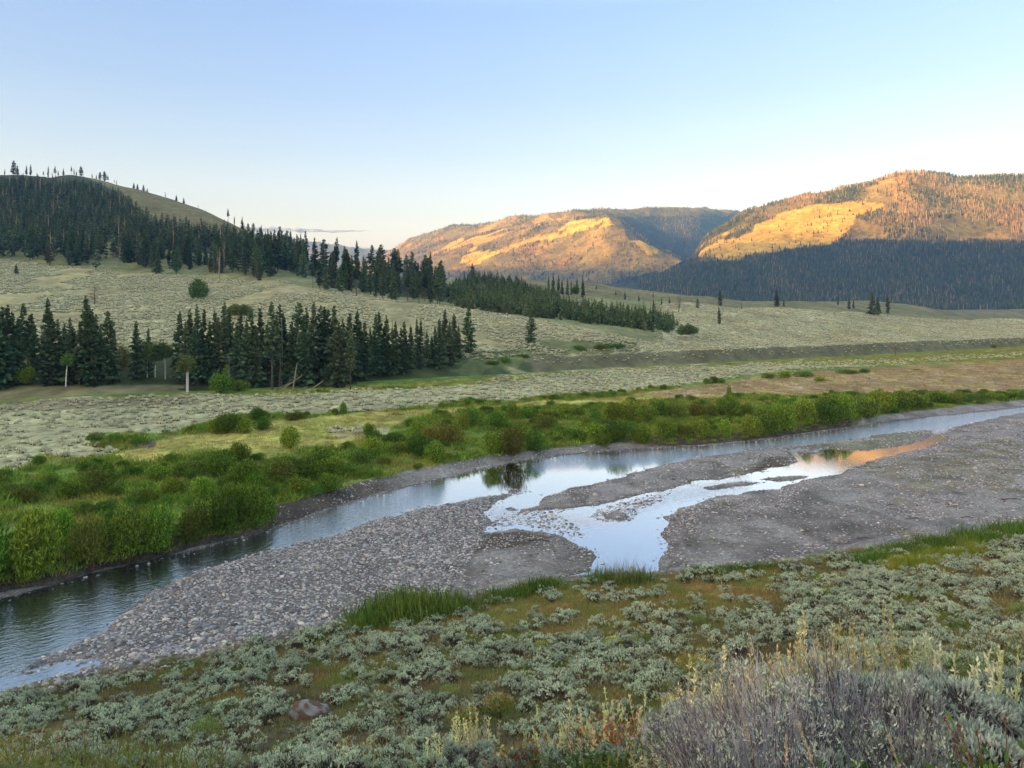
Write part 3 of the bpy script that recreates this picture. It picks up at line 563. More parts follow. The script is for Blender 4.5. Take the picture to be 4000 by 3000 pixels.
def stone_shape(seed, flat=.6):
    r = np.random.default_rng(seed); V = []
    for i in range(3):
        el = [-.5, .35, .9][i]; k = [6, 6, 3][i]
        for j in range(k): a = (j+.4*i+r.uniform(-.2, .2))*2*math.pi/k; q = r.uniform(.82, 1.1); V.append((math.cos(a)*math.cos(el)*.5*q, math.sin(a)*math.cos(el)*.42*q, math.sin(el)*.5*flat*q))
    Fq = [[j, (j+1) % 6, 6+(j+1) % 6, 6+j] for j in range(6)]; F3 = [[6+2*j, 6+(2*j+1) % 6, 12+j] for j in range(3)]+[[6+(2*j+1) % 6, 6+(2*j+2) % 6, 12+(j+1) % 3] for j in range(3)]+[[6+(2*j+1) % 6, 12+(j+1) % 3, 12+j] for j in range(3)]+[[12, 13, 14]]
    mb = MB(); mb.add(V, Fq, (.3, .28, .28)); mb.f3.append(np.array(F3)); mb.c[-1] = np.tile(np.array([(.50, .46, .44), (.38, .38, .40), (.60, .55, .48), (.20, .19, .20), (.46, .39, .35)][seed % 5]), (15, 1)); return mb

def links(o): scene.collection.objects.link(o); return o
def thing(name, loc, label, cat, group=None, rz=0.0, sc=1.0):
    e = bpy.data.objects.new(name, None); e.location = loc; e.rotation_euler = (0, 0, rz); e.scale = (sc, sc, sc) if np.isscalar(sc) else sc; e.empty_display_size = .3
    links(e); return tag(e, label, cat, group)
def put(name, loc, label, cat, group, rz, sc, parts):
    """a thing whose parts share the given meshes: parts = [(part name, mesh object)]"""
    e = thing(name, loc, label, cat, group, rz, sc)
    for pn, src in parts:
        c = bpy.data.objects.new(pn, src.data); links(c); c.parent = e
    return e
def put1(name, loc, label, cat, group, rz, sc, src):
    c = bpy.data.objects.new(name, src.data); c.location = loc; c.rotation_euler = (0, 0, rz) if np.isscalar(rz) else rz; c.scale = (sc, sc, sc) if np.isscalar(sc) else sc
    links(c); return tag(c, label, cat, group)
ONES = ['', 'first', 'second', 'third', 'fourth', 'fifth', 'sixth', 'seventh', 'eighth', 'ninth', 'tenth', 'eleventh', 'twelfth', 'thirteenth', 'fourteenth', 'fifteenth', 'sixteenth', 'seventeenth', 'eighteenth', 'nineteenth']
TENS = ['', '', 'twenty', 'thirty', 'forty', 'fifty', 'sixty', 'seventy', 'eighty', 'ninety']
def ordinal(n):
    if n >= 100: return 'hundred-and-'+ordinal(n-100) if n > 100 else 'hundredth'
    if n < 20: return ONES[n]
    return (TENS[n//10]+'-'+ONES[n % 10]) if n % 10 else TENS[n//10].replace('ty', 'tieth')
def name_rank(items, key, fmt):
    """labels for things told apart by their order across the picture"""
    order = sorted(range(len(items)), key=key); out = [None]*len(items)
    n = len(items)
    for r_, i in enumerate(order):
        out[i] = fmt(i, 'leftmost' if r_ == 0 else ('rightmost' if r_ == n-1 else ordinal(r_+1)), r_)
    return out

# ------------------------------------------------------------------ forests and trees
M2 = M
conifers = []
for i, kw in enumerate([dict(H=15, Rr=2.1, bare=.05), dict(H=15, Rr=1.7, bare=.12, pw=.8), dict(H=15, Rr=1.35, bare=.08, pw=.7), dict(H=15, Rr=2.0, bare=.34, sparse=.2), dict(H=15, Rr=2.6, bare=.1, pw=.6, sparse=.15, step=.55),
                        dict(H=15, Rr=1.8, bare=.45, sparse=.3, col=(.035, .055, .025)), dict(H=15, Rr=2.3, bare=.03, pw=.95)]):
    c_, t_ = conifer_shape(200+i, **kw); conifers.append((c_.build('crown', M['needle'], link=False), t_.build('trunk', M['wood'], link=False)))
pine_far = []
for i in range(4):
    c_, t_ = conifer_shape(230+i, H=12, Rr=1.9+.4*(i % 2), bare=.12, step=1.1, per=6, lod=1, tube_k=3, col=(.10, .15, .10)); c_.v += [v for v in t_.v]
    for f in t_.f4: c_.f4.append(f+c_.n)
    for f in t_.f3: c_.f3.append(f+c_.n)
    c_.c += t_.c; pine_far.append(c_.build('pine_kind', M['needle'], link=False))
def cone_kind(seed, H, Rr, col, st=2, k=5):
    r = np.random.default_rng(seed); mb = MB()
    for i in range(st):
        z0 = H*(.1+.85*i/st)*.95; z1 = H*min(1, (.1+.85*(i+1.35)/st)); rr = Rr*(1-i/st)**.8
        a = np.arange(k)*2*math.pi/k+r.uniform(0, 1, k); V = np.column_stack([np.cos(a)*rr*r.uniform(.6, 1.2, k), np.sin(a)*rr*r.uniform(.6, 1.2, k), z0+r.uniform(-.06, .06, k)*H]); V = np.vstack([V, [0, 0, z1]])
        mb.add(V, [[j, (j+1) % k, k] for j in range(k)], col)
    return mb
mtn = [cone_kind(250+i, 11, 2.0, c, 2).build('tree_kind', M['needle'], link=False) for i, c in enumerate([(.07, .11, .06), (.13, .15, .055), (.055, .09, .065)])]
def spike(seed, H, c):
    mb = MB(); mb.tube([[0, 0, -1], [.1, 0, H*.6], [.1, .1, H]], [.36, .22, .05], c, 3); r = np.random.default_rng(seed)
    for i in range(5):
        z = r.uniform(.35, .8)*H; a_ = r.uniform(0, 6.3); mb.tube([[0, 0, z], [math.cos(a_)*1.1, math.sin(a_)*1.1, z+.7]], [.16, .04], c, 3)
    return mb
mtn += [spike(260+i, 12, c).build('tree_kind', M['wood'], link=False) for i, c in enumerate([(.55, .38, .24), (.46, .33, .21)])]

def mountain_forest(name, n, px0, px1, Y0, Y1, strip_test, label):
    X, Y, z, px, row = rand_plan(n, px0, px1, Y0, Y1)
    ly, lz = interp_lines(px); keep = strip_test(px, row, Y, ly)
    wxx = px+45*fbm(X/110, Y/170, 4, 111); wyy = row+20*fbm(X/110, Y/170, 4, 112); g = np.zeros(n, bool)
    for q in GRASSY: g |= inpoly(wxx, wyy, q)
    dn = fbm(X/120, Y/180, 4, 121); u = rng.uniform(size=n)
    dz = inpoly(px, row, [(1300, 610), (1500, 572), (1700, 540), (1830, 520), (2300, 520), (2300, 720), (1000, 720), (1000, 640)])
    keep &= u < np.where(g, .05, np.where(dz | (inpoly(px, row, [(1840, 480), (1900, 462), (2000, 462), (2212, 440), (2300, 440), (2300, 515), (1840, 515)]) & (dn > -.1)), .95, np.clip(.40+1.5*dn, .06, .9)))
    X, Y, z, px, row, dn = [v[keep] for v in (X, Y, z, px, row, dn)]; m_ = len(X)
    u = rng.uniform(size=m_)
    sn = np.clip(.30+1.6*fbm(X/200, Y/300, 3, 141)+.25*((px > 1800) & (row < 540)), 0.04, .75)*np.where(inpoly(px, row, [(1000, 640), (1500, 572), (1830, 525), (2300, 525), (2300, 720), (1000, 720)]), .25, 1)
    idx = np.where(u < sn, rng.integers(3, 5, m_), rng.integers(0, 3, m_))
    s_ = rng.uniform(.55, 1.25, m_)
    o = scatter(name, np.column_stack([X, Y, z]), rng.uniform(0, 6.3, m_), s_, idx, mtn); tag(o, label, 'forest')
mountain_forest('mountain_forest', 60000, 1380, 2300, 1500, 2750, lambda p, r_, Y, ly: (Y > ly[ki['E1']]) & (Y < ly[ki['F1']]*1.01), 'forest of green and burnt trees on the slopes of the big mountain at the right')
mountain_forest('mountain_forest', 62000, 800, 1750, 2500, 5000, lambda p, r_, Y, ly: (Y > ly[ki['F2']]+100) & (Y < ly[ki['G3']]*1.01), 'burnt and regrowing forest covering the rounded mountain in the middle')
mountain_forest('mountain_forest', 3000, 560, 900, 6800, 7650, lambda p, r_, Y, ly: (Y < ly[ki['H1']]*1.005), 'thin forest on the pale blue ridge far up the valley')

# left hill forest: the dense stand behind, as one mass; its front rows are trees of their own
HF = [(-200, 380), (0, 392), (60, 398), (180, 404), (235, 416), (262, 432), (300, 470), (330, 492), (400, 506), (500, 520), (600, 545), (680, 575), (640, 600), (590, 575), (560, 606), (500, 607), (420, 603), (300, 600), (200, 592), (120, 574), (40, 562), (-200, 550)]
X, Y, z, px, row = rand_plan(26000, -150, 720, 318, 860)
k_ = inpoly(px, row, HF) & (Y > interp_lines(px)[0][ki['C2']]+2) & (Y < interp_lines(px)[0][ki['D1']]*1.01)
k_ &= rng.uniform(size=len(px)) < np.clip(.85+.5*fbm(X/40, Y/60, 3, 151), .3, 1)*np.clip((row-np.interp(px, [0, 60, 180, 240, 300, 700], [390, 397, 404, 418, 440, 440])+5)/16, .35, 1)
X, Y, z, px, row = [v[k_] for v in (X, Y, z, px, row)]
fr = row > 560-25*np.clip((px-300)/300, 0, 1)
big = fr & (rng.uniform(size=len(X)) < .16); rest = (~fr) & (rng.uniform(size=len(X)) < .42) | (fr & ~big & (rng.uniform(size=len(X)) < .05))
mr = np.nonzero(rest)[0]
# the last rows on the skyline are thinned
m_ = len(mr); o = scatter('hill_forest', np.column_stack([X, Y, z-.2])[mr], rng.uniform(0, 6.3, m_), np.column_stack([rng.uniform(.75, 1.3, m_)]*2+[rng.uniform(.7, 1.15, m_)])*np.clip(1.05-(Y[mr]-350)/900, .42, 1.1)[:, None], np.where(rng.uniform(size=m_) < .07, 4, rng.integers(0, 4, m_)), pine_far+[mtn[4]])
tag(o, 'dense dark conifer forest covering the upper hill at the left', 'forest')
front = [(px[i], row[i], X[i], Y[i], z[i]) for i in np.nonzero(big)[0]]
front = sorted(front, key=lambda q: -q[1])[:125]
# the belt of trees running down the crest towards the valley
belt = [(560, 606), (585, 598), (610, 560), (600, 585), (625, 572), (640, 590), (655, 600), (676, 622), (690, 622), (705, 628), (720, 622), (735, 632), (748, 628), (760, 630), (770, 640), (785, 630), (800, 636), (812, 642), (826, 644), (840, 636), (850, 648), (862, 644), (880, 652), (893, 648), (905, 655), (915, 640), (930, 656), (945, 660), (955, 650), (720, 600), (745, 605), (770, 602), (790, 612), (830, 615), (860, 618), (890, 622), (920, 628), (700, 590), (680, 585), (660, 570), (645, 560), (630, 548), (612, 540), (585, 545), (565, 535), (540, 525), (525, 520), (505, 512)]
BP = [(545, 530), (600, 545), (650, 570), (700, 592), (800, 608), (900, 622), (965, 632), (965, 660), (900, 652), (850, 648), (760, 632), (700, 624), (650, 596), (600, 590), (560, 606), (545, 600)]
while len(belt) < 118:
    c_ = (rng.uniform(545, 965), rng.uniform(530, 660))
    if inpoly(np.array([c_[0]]), np.array([c_[1]]), BP)[0]: belt.append(c_)
fl = []
for p_, r_ in belt:
    q = pix(p_, r_)[0]
    if q[1] > 480: q = pix(p_, r_+12)[0]
    fl.append((p_, r_, q[0], q[1], q[2]))
allf = front+fl
labs = name_rank(allf, lambda i: allf[i][0], lambda i, w_, r_: '%s conifer at the edge of the hillside wood, %s' % ('dark' if i < len(front) else 'ridge-belt', w_+' of all' if w_.endswith('most') else w_+' from its left end'))
for i, (p_, r_, x_, y_, z_) in enumerate(allf):
    Ht = (rng.uniform(42, 78) if i < len(front) else rng.uniform(52, 92) if r_ > 580 else rng.uniform(30, 52))/F*y_; cr, tr_ = conifers[[0, 1, 4, 3, 6, 4, 5][rng.integers(0, 7)]]
    wd = rng.uniform(.9, 1.45)
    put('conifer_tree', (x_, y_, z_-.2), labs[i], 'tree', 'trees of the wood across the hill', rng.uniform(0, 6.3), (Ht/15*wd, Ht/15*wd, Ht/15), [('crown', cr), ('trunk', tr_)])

# skyline trees of the left hill
SKY_T = [(10, 12, 1), (30, 28, 4), (38, 20, 0), (57, 20, 1), (66, 23, 1), (80, 8, 0), (94, 12, 3), (104, 22, 2), (113, 10, 2), (119, 22, 3), (126, 12, 1), (137, 14, 0), (154, 18, 5), (160, 14, 2), (165, 10, 0), (175, 20, 4), (199, 10, 1), (208, 9, 0), (216, 16, 4), (226, 20, 4), (233, 14, 3), (247, 9, 5), (252, 10, 2), (289, 12, 6), (297, 11, 6), (310, 13, 6), (318, 8, 6), (357, 11, 2), (381, 12, 6), (397, 12, 6), (428, 7, 2), (445, 5, 2), (493, 27, 5), (506, 17, 2), (523, 24, 0), (536, 17, 4), (547, 22, 4), (562, 20, 4)]
its = []
for p_, h_, kd in SKY_T:
    Yt = np.interp(p_, PXG, LY[ki['D1']])*np.linspace(.86, 1.1, 60); zt = surf((p_-1106)/F*Yt, Yt); jm = int(np.argmax((zt-HC)/Yt)); Yc = Yt[jm]; x_ = (p_-1106)/F*Yc; z_ = float(zt[jm]); its.append((x_, Yc, z_, h_/F*Yc*1.12, kd))
labs = name_rank(its, lambda i: its[i][0]/its[i][1], lambda i, w_, r_: '%s tree against the sky on the hill crest, %s' % ('bushy' if its[i][4] in (4, 6) else 'thin', w_ if w_.endswith('most') else w_+' from the left'))
for i, (x_, y_, z_, h_, kd) in enumerate(its):
    cr, tr_ = conifers[kd]; wd = 1.7 if kd in (4, 6) else 1.15
    put('skyline_tree', (x_, y_, z_-.2), labs[i], 'tree', 'trees along the skyline of the hill at the left', rng.uniform(0, 6.3), (h_/15*wd, h_/15*wd, h_/15), [('crown', cr), ('trunk', tr_)])
# ridge-top trees of the far mountains are part of the mountain forests

# spruce grove on the valley floor: px, row of the top, row of the foot, kind, width
G = [(-6, 662, 836, 0, 1.2), (4, 658, 832, 0, 1), (15, 653, 828, 1, 1), (27, 670, 826, 0, 1.2), (40, 682, 824, 0, 1), (49, 650, 808, 3, .9), (60, 677, 800, 5, 1), (68, 672, 802, 3, 1), (76, 690, 812, 1, 1), (92, 713, 798, 5, .8), (101, 641, 815, 2, .9), (109, 668, 826, 6, 1.1), (126, 684, 822, 0, 1), (136, 695, 818, 1, 1), (150, 681, 820, 6, 1), (161, 706, 822, 0, 1.1), (172, 690, 826, 1, 1), (184, 634, 822, 1, 1), (191, 655, 818, 0, .95), (198, 664, 828, 6, 1), (208, 674, 812, 0, 1), (218, 695, 824, 6, 1), (233, 668, 822, 4, .8), (246, 708, 820, 0, 1),
     (295, 690, 812, 0, 1.05), (321, 706, 806, 0, .95), (386, 668, 815, 1, 1), (400, 690, 820, 6, 1.1), (411, 664, 812, 0, .9), (420, 700, 822, 6, 1.1), (428, 655, 815, 2, 1), (440, 663, 818, 0, .85), (452, 690, 822, 0, 1), (463, 666, 816, 1, 1), (472, 680, 824, 6, 1), (483, 648, 818, 1, 1), (491, 672, 815, 5, 1), (500, 663, 818, 2, 1), (512, 692, 826, 0, 1), (522, 670, 818, 1, 1), (534, 684, 828, 6, 1), (543, 664, 820, 3, .9), (553, 700, 830, 0, 1), (563, 661, 824, 0, .95), (575, 690, 826, 1, 1), (588, 645, 836, 3, .85), (597, 680, 826, 2, 1), (604, 653, 820, 3, 1), (615, 672, 824, 1, 1), (630, 690, 828, 0, 1), (644, 649, 826, 4, .85), (655, 676, 830, 6, 1), (666, 661, 824, 1, .9), (677, 650, 826, 0, .95), (688, 655, 820, 5, .9), (700, 658, 824, 1, 1), (709, 664, 818, 3, .9), (723, 655, 826, 0, .95), (733, 690, 832, 6, 1), (744, 684, 830, 1, 1), (754, 672, 824, 0, 1.1), (757, 700, 836, 3, .7), (768, 668, 820, 2, 1), (778, 690, 818, 0, 1.2), (788, 689, 812, 1, 1.1), (799, 704, 806, 6, 1), (811, 675, 806, 0, .95), (822, 669, 804, 2, .95), (830, 700, 806, 6, 1.1), (838, 678, 804, 1, 1), (848, 705, 802, 0, 1), (855, 693, 800, 2, 1.1), (866, 704, 800, 6, 1), (874, 691, 802, 0, 1), (887, 700, 798, 1, 1.05), (901, 686, 790, 2, .9), (908, 688, 794, 2, .9), (922, 712, 786, 6, 1), (932, 722, 786, 0, 1.1), (942, 702, 788, 2, 1.1), (950, 685, 790, 0, 1), (962, 665, 778, 1, 1.1), (972, 690, 784, 6, 1.1), (980, 676, 768, 0, 1.25), (990, 700, 766, 6, 1.1), (1012, 652, 756, 0, 1.15), (655, 756, 812, 2, 1), (686, 758, 822, 2, 1), (702, 780, 830, 6, 1)]
gi_ = []
for (p_, t_, b_, kd, wd) in G:
    q = pix(p_, b_+6)[0]; gi_.append((p_, t_, b_, kd, wd, q))
def gl_(i, w_, r_):
    return '%s spruce in the grove, %s' % (['dense spired', 'tall narrow', 'slender dark', 'bare-stemmed', 'open-branched', 'thin-crowned', 'full-skirted'][gi_[i][3]], w_+' of the grove' if w_.endswith('most') else w_+' from the grove end at the left')
labs = name_rank(gi_, lambda i: gi_[i][0], gl_)
for i, (p_, t_, b_, kd, wd, q) in enumerate(gi_):
    h_ = (b_+6-t_)/F*q[1]; cr, tr_ = conifers[kd]
    put('spruce_tree', (q[0], q[1], q[2]-.2), labs[i], 'tree', 'spruces of the grove on the valley floor', rng.uniform(0, 6.3), (h_/15*wd*1.22, h_/15*wd*1.22, h_/15), [('crown', cr), ('trunk', tr_)])

# lone conifers on the slopes
LONE = [(1147, 665, 742, 0, 1.5, 'big lone spruce on the sagebrush slope beside the end of the grove'), (1556, 623, 662, 2, 2.0, 'dark columnar conifer on the low crest in front of the blue mountain foot'), (1554, 662, 701, 2, 1.6, 'leaning narrow conifer below the dark columnar one on the flat'),
        (35, 567, 592, 6, 1.6, 'small round conifer alone on the open slope at the far left'), (1678, 624, 662, 0, 1.5, 'pale green conifer on the low ridge in front of the blue mountain'), (1693, 645, 662, 6, 1.2, 'tiny conifer beside the pale green one on the low ridge'),
        (1810, 643, 660, 1, 1.3, 'small conifer on the low ridge, smallest of the group at the right'), (1834, 641, 667, 0, 1.3, 'squat dark conifer at the left of the big pair on the low ridge'), (1844, 646, 667, 1, 1.4, 'squat conifer touching its twin on the low ridge'),
        (1884, 627, 681, 6, 1.7, 'largest bushy conifer of the group on the low ridge at the right'), (1896, 640, 680, 0, 1.5, 'bushy conifer pressed against the largest one on the low ridge'), (1918, 634, 678, 2, 1.7, 'dense oval conifer, rightmost of the low ridge group'),
        (1185, 594, 630, 1, .9, 'conifer at the left end of the dark stand on the middle ridge'), (1195, 588, 633, 0, .9, 'tallest conifer of the dark stand on the middle ridge'), (1206, 592, 634, 1, 1, 'second tallest conifer of the dark stand on the middle ridge'), (1214, 602, 636, 6, 1.1, 'broad conifer in the middle of the dark stand on the ridge'), (1226, 599, 638, 0, .9, 'conifer right of the broad one in the dark stand on the ridge'), (1234, 604, 638, 2, 1, 'short conifer in the dark stand on the middle ridge'), (1247, 597, 638, 1, .9, 'slim conifer near the end of the dark stand on the ridge'), (1259, 594, 642, 0, .8, 'last conifer at the right end of the dark ridge stand'),
        (1021, 568, 612, 4, 1.3, 'big ragged pine standing above the young conifer thicket'), (1003, 585, 612, 1, 1.2, 'small pine left of the big ragged one above the thicket'), (1010, 590, 614, 1, 1, 'thin pine close under the big ragged one'), (985, 600, 620, 0, 1.2, 'short pine at the upper edge of the young thicket'), (1052, 596, 612, 6, 1.2, 'small round pine on the crest right of the big ragged one'), (1070, 603, 614, 6, 1.4, 'low bushy pine on the grassy crest above the thicket'),
        (1350, 627, 647, 0, 1, 'small dark conifer on the grassy slope below the middle ridge'), (1411, 628, 644, 1, 1, 'upper small conifer on the grassy slope of the middle ridge'), (1412, 645, 666, 6, 1.3, 'rounded small conifer beneath the upper one on the grassy slope'), (1429, 640, 659, 1, 1, 'thin small conifer right of the rounded one on the slope'), (1330, 624, 643, 3, .9, 'tiny pale-stemmed tree on the grassy slope'), (1288, 614, 632, 5, 1.2, 'small tree with a pale trunk on the crest of the middle ridge'),
        (1223, 641, 656, 6, 1.3, 'dark bushy tree above the young conifer band'), (1284, 646, 660, 6, 1.5, 'wide low dark tree beside the brown grass on the ridge slope'), (1507, 643, 667, 4, 1.3, 'ragged small conifer halfway along the far flat'), (1602, 650, 668, 2, .8, 'tiny conifer sprig on the far sagebrush flat'), (1380, 636, 650, 6, 1.4, 'little dark bush-like conifer on the slope of the middle ridge'), (1446, 640, 655, 6, 1.3, 'grey-green small tree near the crest of the middle ridge')]
for (p_, t_, b_, kd, wd, lb) in LONE:
    q = pix(p_, b_)[0]; h_ = (b_-t_)/F*q[1]; cr, tr_ = conifers[kd]
    put('conifer_tree', (q[0], q[1], q[2]-.2), lb, 'tree', None, rng.uniform(0, 6.3), (h_/15*wd, h_/15*wd, h_/15), [('crown', cr), ('trunk', tr_)])

# grey dead trees
snags = [snag_shape(300+i, 10, 40+i*10).build('dead_tree_kind', M['wood'], link=False) for i in range(3)]
snag_brown = snag_shape(305, 10, 90, (.17, .11, .09)).build('dead_tree_kind', M['wood'], link=False)
DEAD = [(915, 672, 765, 0, 'grey dead spruce standing near the end of the grove', 1.0), (1466, 636, 674, 3, 'brown dead conifer on the far slope', 2.2), (1336, 650, 672, 3, 'small reddish dead conifer on the slope', 1.8), (255, 522, 575, 1, 'pinkish grey dead tree at the foot of the hill forest', 2.0), (475, 535, 605, 1, 'bleached dead tree in the front of the hill forest', 2.0), (107, 520, 572, 3, 'brown dead tree among the lower hill conifers', 2.2), (1096, 650, 690, 3, 'brown dead conifer at the edge of the young thicket', 1.6), (893, 640, 655, 0, 'short bleached snag in the belt of trees', 1.0), (205, 614, 658, 3, 'low broad dead tree alone on the sagebrush slope', 3.2), (1934, 738, 769, 3, 'twisted brown dead tree under the terrace edge at the right', 2.6)]
for (p_, t_, b_, kd, lb, wd) in DEAD:
    q = pix(p_, b_)[0]; h_ = (b_-t_)/F*q[1]; put1('dead_tree', (q[0], q[1], q[2]-.1), lb, 'dead tree', None, rng.uniform(0, 6.3), (h_/10*wd, h_/10*wd, h_/10), snag_brown if kd == 3 else snags[kd])

# young conifer thicket
young = []
for i in range(3):
    c_, t_ = conifer_shape(270+i, H=12, Rr=3.0+.5*i, bare=.02, step=.9, per=6, lod=1, tube_k=3, col=(.12, .17, .08), tops=(.19, .27, .10), pw=1.0); young.append(c_.build('pine_kind', M['needle'], link=False))
X, Y, z, px, row = rand_plan(7500, 960, 1520, 262, 520)
k_ = inpoly(px+4*rng.normal(size=len(px)), row+2*rng.normal(size=len(px)), [(955, 645), (990, 612), (1040, 606), (1110, 612), (1170, 634), (1230, 664), (1330, 680), (1420, 688), (1462, 705), (1450, 722), (1400, 722), (1385, 735), (1330, 730), (1240, 716), (1150, 694), (1060, 676), (1000, 664)])
k_ &= (Y > interp_lines(px)[0][ki['C2']]+3) & (rng.uniform(size=len(px)) < np.clip(.62+1.6*fbm(X/12, Y/14, 3, 161), .08, 1))
X, Y, z = X[k_], Y[k_], z[k_]; m_ = len(X)
tag(scatter('young_forest', np.column_stack([X, Y, z-.1]), rng.uniform(0, 6.3, m_), np.column_stack([rng.uniform(.3, .6, m_)]*2+[rng.uniform(.22, .6, m_)]), rng.integers(0, 3, m_), young), 'dense young conifer thicket filling the dip behind the sagebrush hill', 'forest')

# broadleaf trees and shrubs at the grove
aspen_c, aspen_s = shrub_shape(320, 1.5, 3.2, 10, 2000, .34, (.10, .16, .05), (.26, .36, .12), (.30, .28, .24), .4)
aspen_c = aspen_c.build('crown', M['leaf'], link=False)
def birch(px_, base, fork, top, bend, lb, cw=1.0, stems=1):
    dn_ = 9 if base > 790 else 0; base += dn_; fork += dn_*.4; q = pix(px_, base)[0]; k = q[1]/F; e = thing('birch_tree', tuple(q), lb, 'tree')
    for s_ in range(stems):
        mb = MB(); o = s_*3*k; pts = [[o, 0, -.2], [o+.3*k+bend*.1*k, 0, (base-fork)*.5*k], [o+bend*k*.4, 0, (base-fork)*k], [bend*k, 0, (base-fork)*k+(fork-top)*.35*k]]
        mb.tube(pts, [.10, .085, .07, .04], (.66, .64, .58), 6); mb.build('trunk', M['wood'], e)
    c = bpy.data.objects.new('crown', aspen_c.data); links(c); c.parent = e; H_ = (fork-top)*k*1.15; c.location = (bend*k, 0, (base-fork)*k-H_*.12); c.scale = (H_/3.2*cw, H_/3.2*cw, H_/3.2)
birch(142, 826, 785, 762, 8, 'bent white-trunked birch in front of the left part of the grove', 1.3)
birch(357, 810, 768, 738, -4, 'pale-trunked aspen in the gap of the spruce grove', 1.3)
birch(403, 838, 796, 766, 0, 'double white-trunked birch with a round crown at the edge of the grove', 1.25, 2)
birch(318, 806, 770, 735, -1, 'thin green aspen in the gap of the spruce grove', 1.2)
birch(335, 806, 776, 742, 2, 'second thin aspen beside the first in the grove gap', 1.0)
birch(1488, 733, 722, 700, 0, 'small pale-stemmed aspen at the end of the young conifers', 1.5, 2)
birch(1474, 730, 722, 702, 0, 'small aspen against the end of the young conifer thicket', 1.5)
birch(1498, 728, 720, 706, 2, 'tiny aspen standing free beyond the thicket', 1.6)
birch(1243, 643, 634, 618, 0, 'pale-trunked aspen in front of the dark ridge stand', 1.4, 2)
birch(430, 650, 642, 600, 0, 'lone egg-shaped tree with autumn tint on the sagebrush slope', 1.0)
birch(510, 690, 680, 655, 0, 'pale green aspen showing behind the spruce tops', 1.6); birch(530, 690, 680, 658, 0, 'second pale aspen behind the spruce tops', 1.6)
willows = []
for i, kw in enumerate([dict(c0=(.07, .13, .018), c1=(.36, .52, .07), n=3200), dict(c0=(.09, .17, .02), c1=(.46, .62, .08), W=1.4, n=3200), dict(c0=(.06, .12, .02), c1=(.29, .45, .07), n=3400), dict(c0=(.12, .14, .03), c1=(.34, .36, .07), stemc=(.24, .14, .09), n=2600), dict(c0=(.07, .12, .025), c1=(.28, .42, .07), n=3200, W=1.7, H=2.0)]):
    a_, b_ = shrub_shape(330+i, **kw); willows.append((a_.build('foliage', M['leaf'], link=False), b_.build('stems', M['wood'], link=False)))
def bush(name, px_, base, top, wpx, kd, lb, cat='bush', grp=None):
    q = pix(px_, base)[0]; k = q[1]/F; W = wpx*k/2/1.75; H_ = (base-top)*k/2.35
    return put(name, (q[0], q[1], q[2]-.1), lb, cat, grp, rng.uniform(0, 6.3), (W, W, H_), [('foliage', willows[kd][0]), ('stems', willows[kd][1])])
bush('shrub', 62, 832, 790, 70, 0, 'rounded pale green shrub clump in front of the left spruces'); bush('shrub', 470, 849, 806, 100, 0, 'broad green shrub at the foot of the grove, beside the grey snag'); bush('shrub', 515, 845, 812, 60, 4, 'darker green shrub right of the broad one at the grove foot')
bush('shrub', 265, 800, 735, 45, 3, 'olive green leafy thicket in the gap between the two parts of the grove'); bush('shrub', 490, 838, 786, 40, 0, 'upright green shrub behind the broad one at the grove foot')
q = pix(494, 846)[0]; put1('dead_tree', tuple(q), 'grey leafless tree with forked top inside the shrub at the grove foot', 'dead tree', None, 1.0, (.75, .75, .58), snags[2])
q = pix(462, 822)[0]; put1('dead_tree', tuple(q), 'pale leafless bush behind the broad shrub at the grove foot', 'dead tree', None, 2.0, (1.0, 1.0, .35), snags[1])
def log(px0, r0, px1, r1, rad, lb, lift0=0, lift1=0, cat='fallen log', name='fallen_log', col=(.34, .31, .28)):
    a_ = pix(px0, r0)[0]; k = a_[1]/F; b_ = a_+np.array([(px1-px0)*k, rng.uniform(-1, 1)*abs(px1-px0)*k*.3, (r0-r1)*k])
    mb = MB(); mb.tube([a_+[0, 0, lift0], (a_+b_)/2+[0, 0, .03], b_], [rad, rad*.85, rad*.5], col, 6)
    o = mb.build(name, M['wood']); return tag(o, lb, cat)
log(192, 826, 229, 818, .18, 'pale fallen trunk lying in the grass at the left part of the grove')
LG = [(603, 846, 650, 812), (606, 828, 622, 800), (633, 840, 642, 782), (642, 832, 660, 814), (600, 832, 660, 836), (603, 838, 640, 822), (615, 800, 645, 834), (676, 838, 700, 822), (730, 832, 745, 824), (650, 842, 665, 834)]
for i, (a0, b0, a1, b1) in enumerate(LG): log(a0, b0, a1, b1, .11, ['slanting', 'steep', 'nearly upright', 'short', 'level', 'low', 'long crossing', 'thin', 'small', 'half-hidden'][i]+' grey pole in the deadfall at the grove foot, %s of them' % ordinal(i+1))
for i, (p_, t_, b_) in enumerate([(606, 720, 836), (610, 690, 832), (656, 705, 828), (688, 728, 830), (848, 690, 770), (545, 700, 822), (560, 720, 830), (575, 700, 828), (197, 772, 806), (95, 705, 812), (106, 700, 820), (113, 690, 818), (217, 730, 824), (660, 700, 834), (640, 740, 832), (757, 760, 836)]):
    q = pix(p_, b_)[0]; mb = MB(); k = q[1]/F; mb.tube([[0, 0, -.3], [.1, 0, (b_-t_)*k*.5], [.15*(i % 3-1), 0, (b_-t_)*k]], [.12, .09, .05], (.33, .29, .27) if i % 3 else (.24, .17, .14), 5)
    o = mb.build('bare_trunk', M['wood']); o.location = (q[0], q[1]-.4, q[2]); tag(o, 'bare %s trunk standing among the grove spruces, %s along from the left' % ('grey' if i % 3 else 'reddish', ordinal(1+sorted(range(16), key=lambda j: [606, 610, 656, 688, 848, 545, 560, 575, 197, 95, 106, 113, 217, 660, 640, 757][j]).index(i))), 'tree trunk', 'bare trunks in the grove')

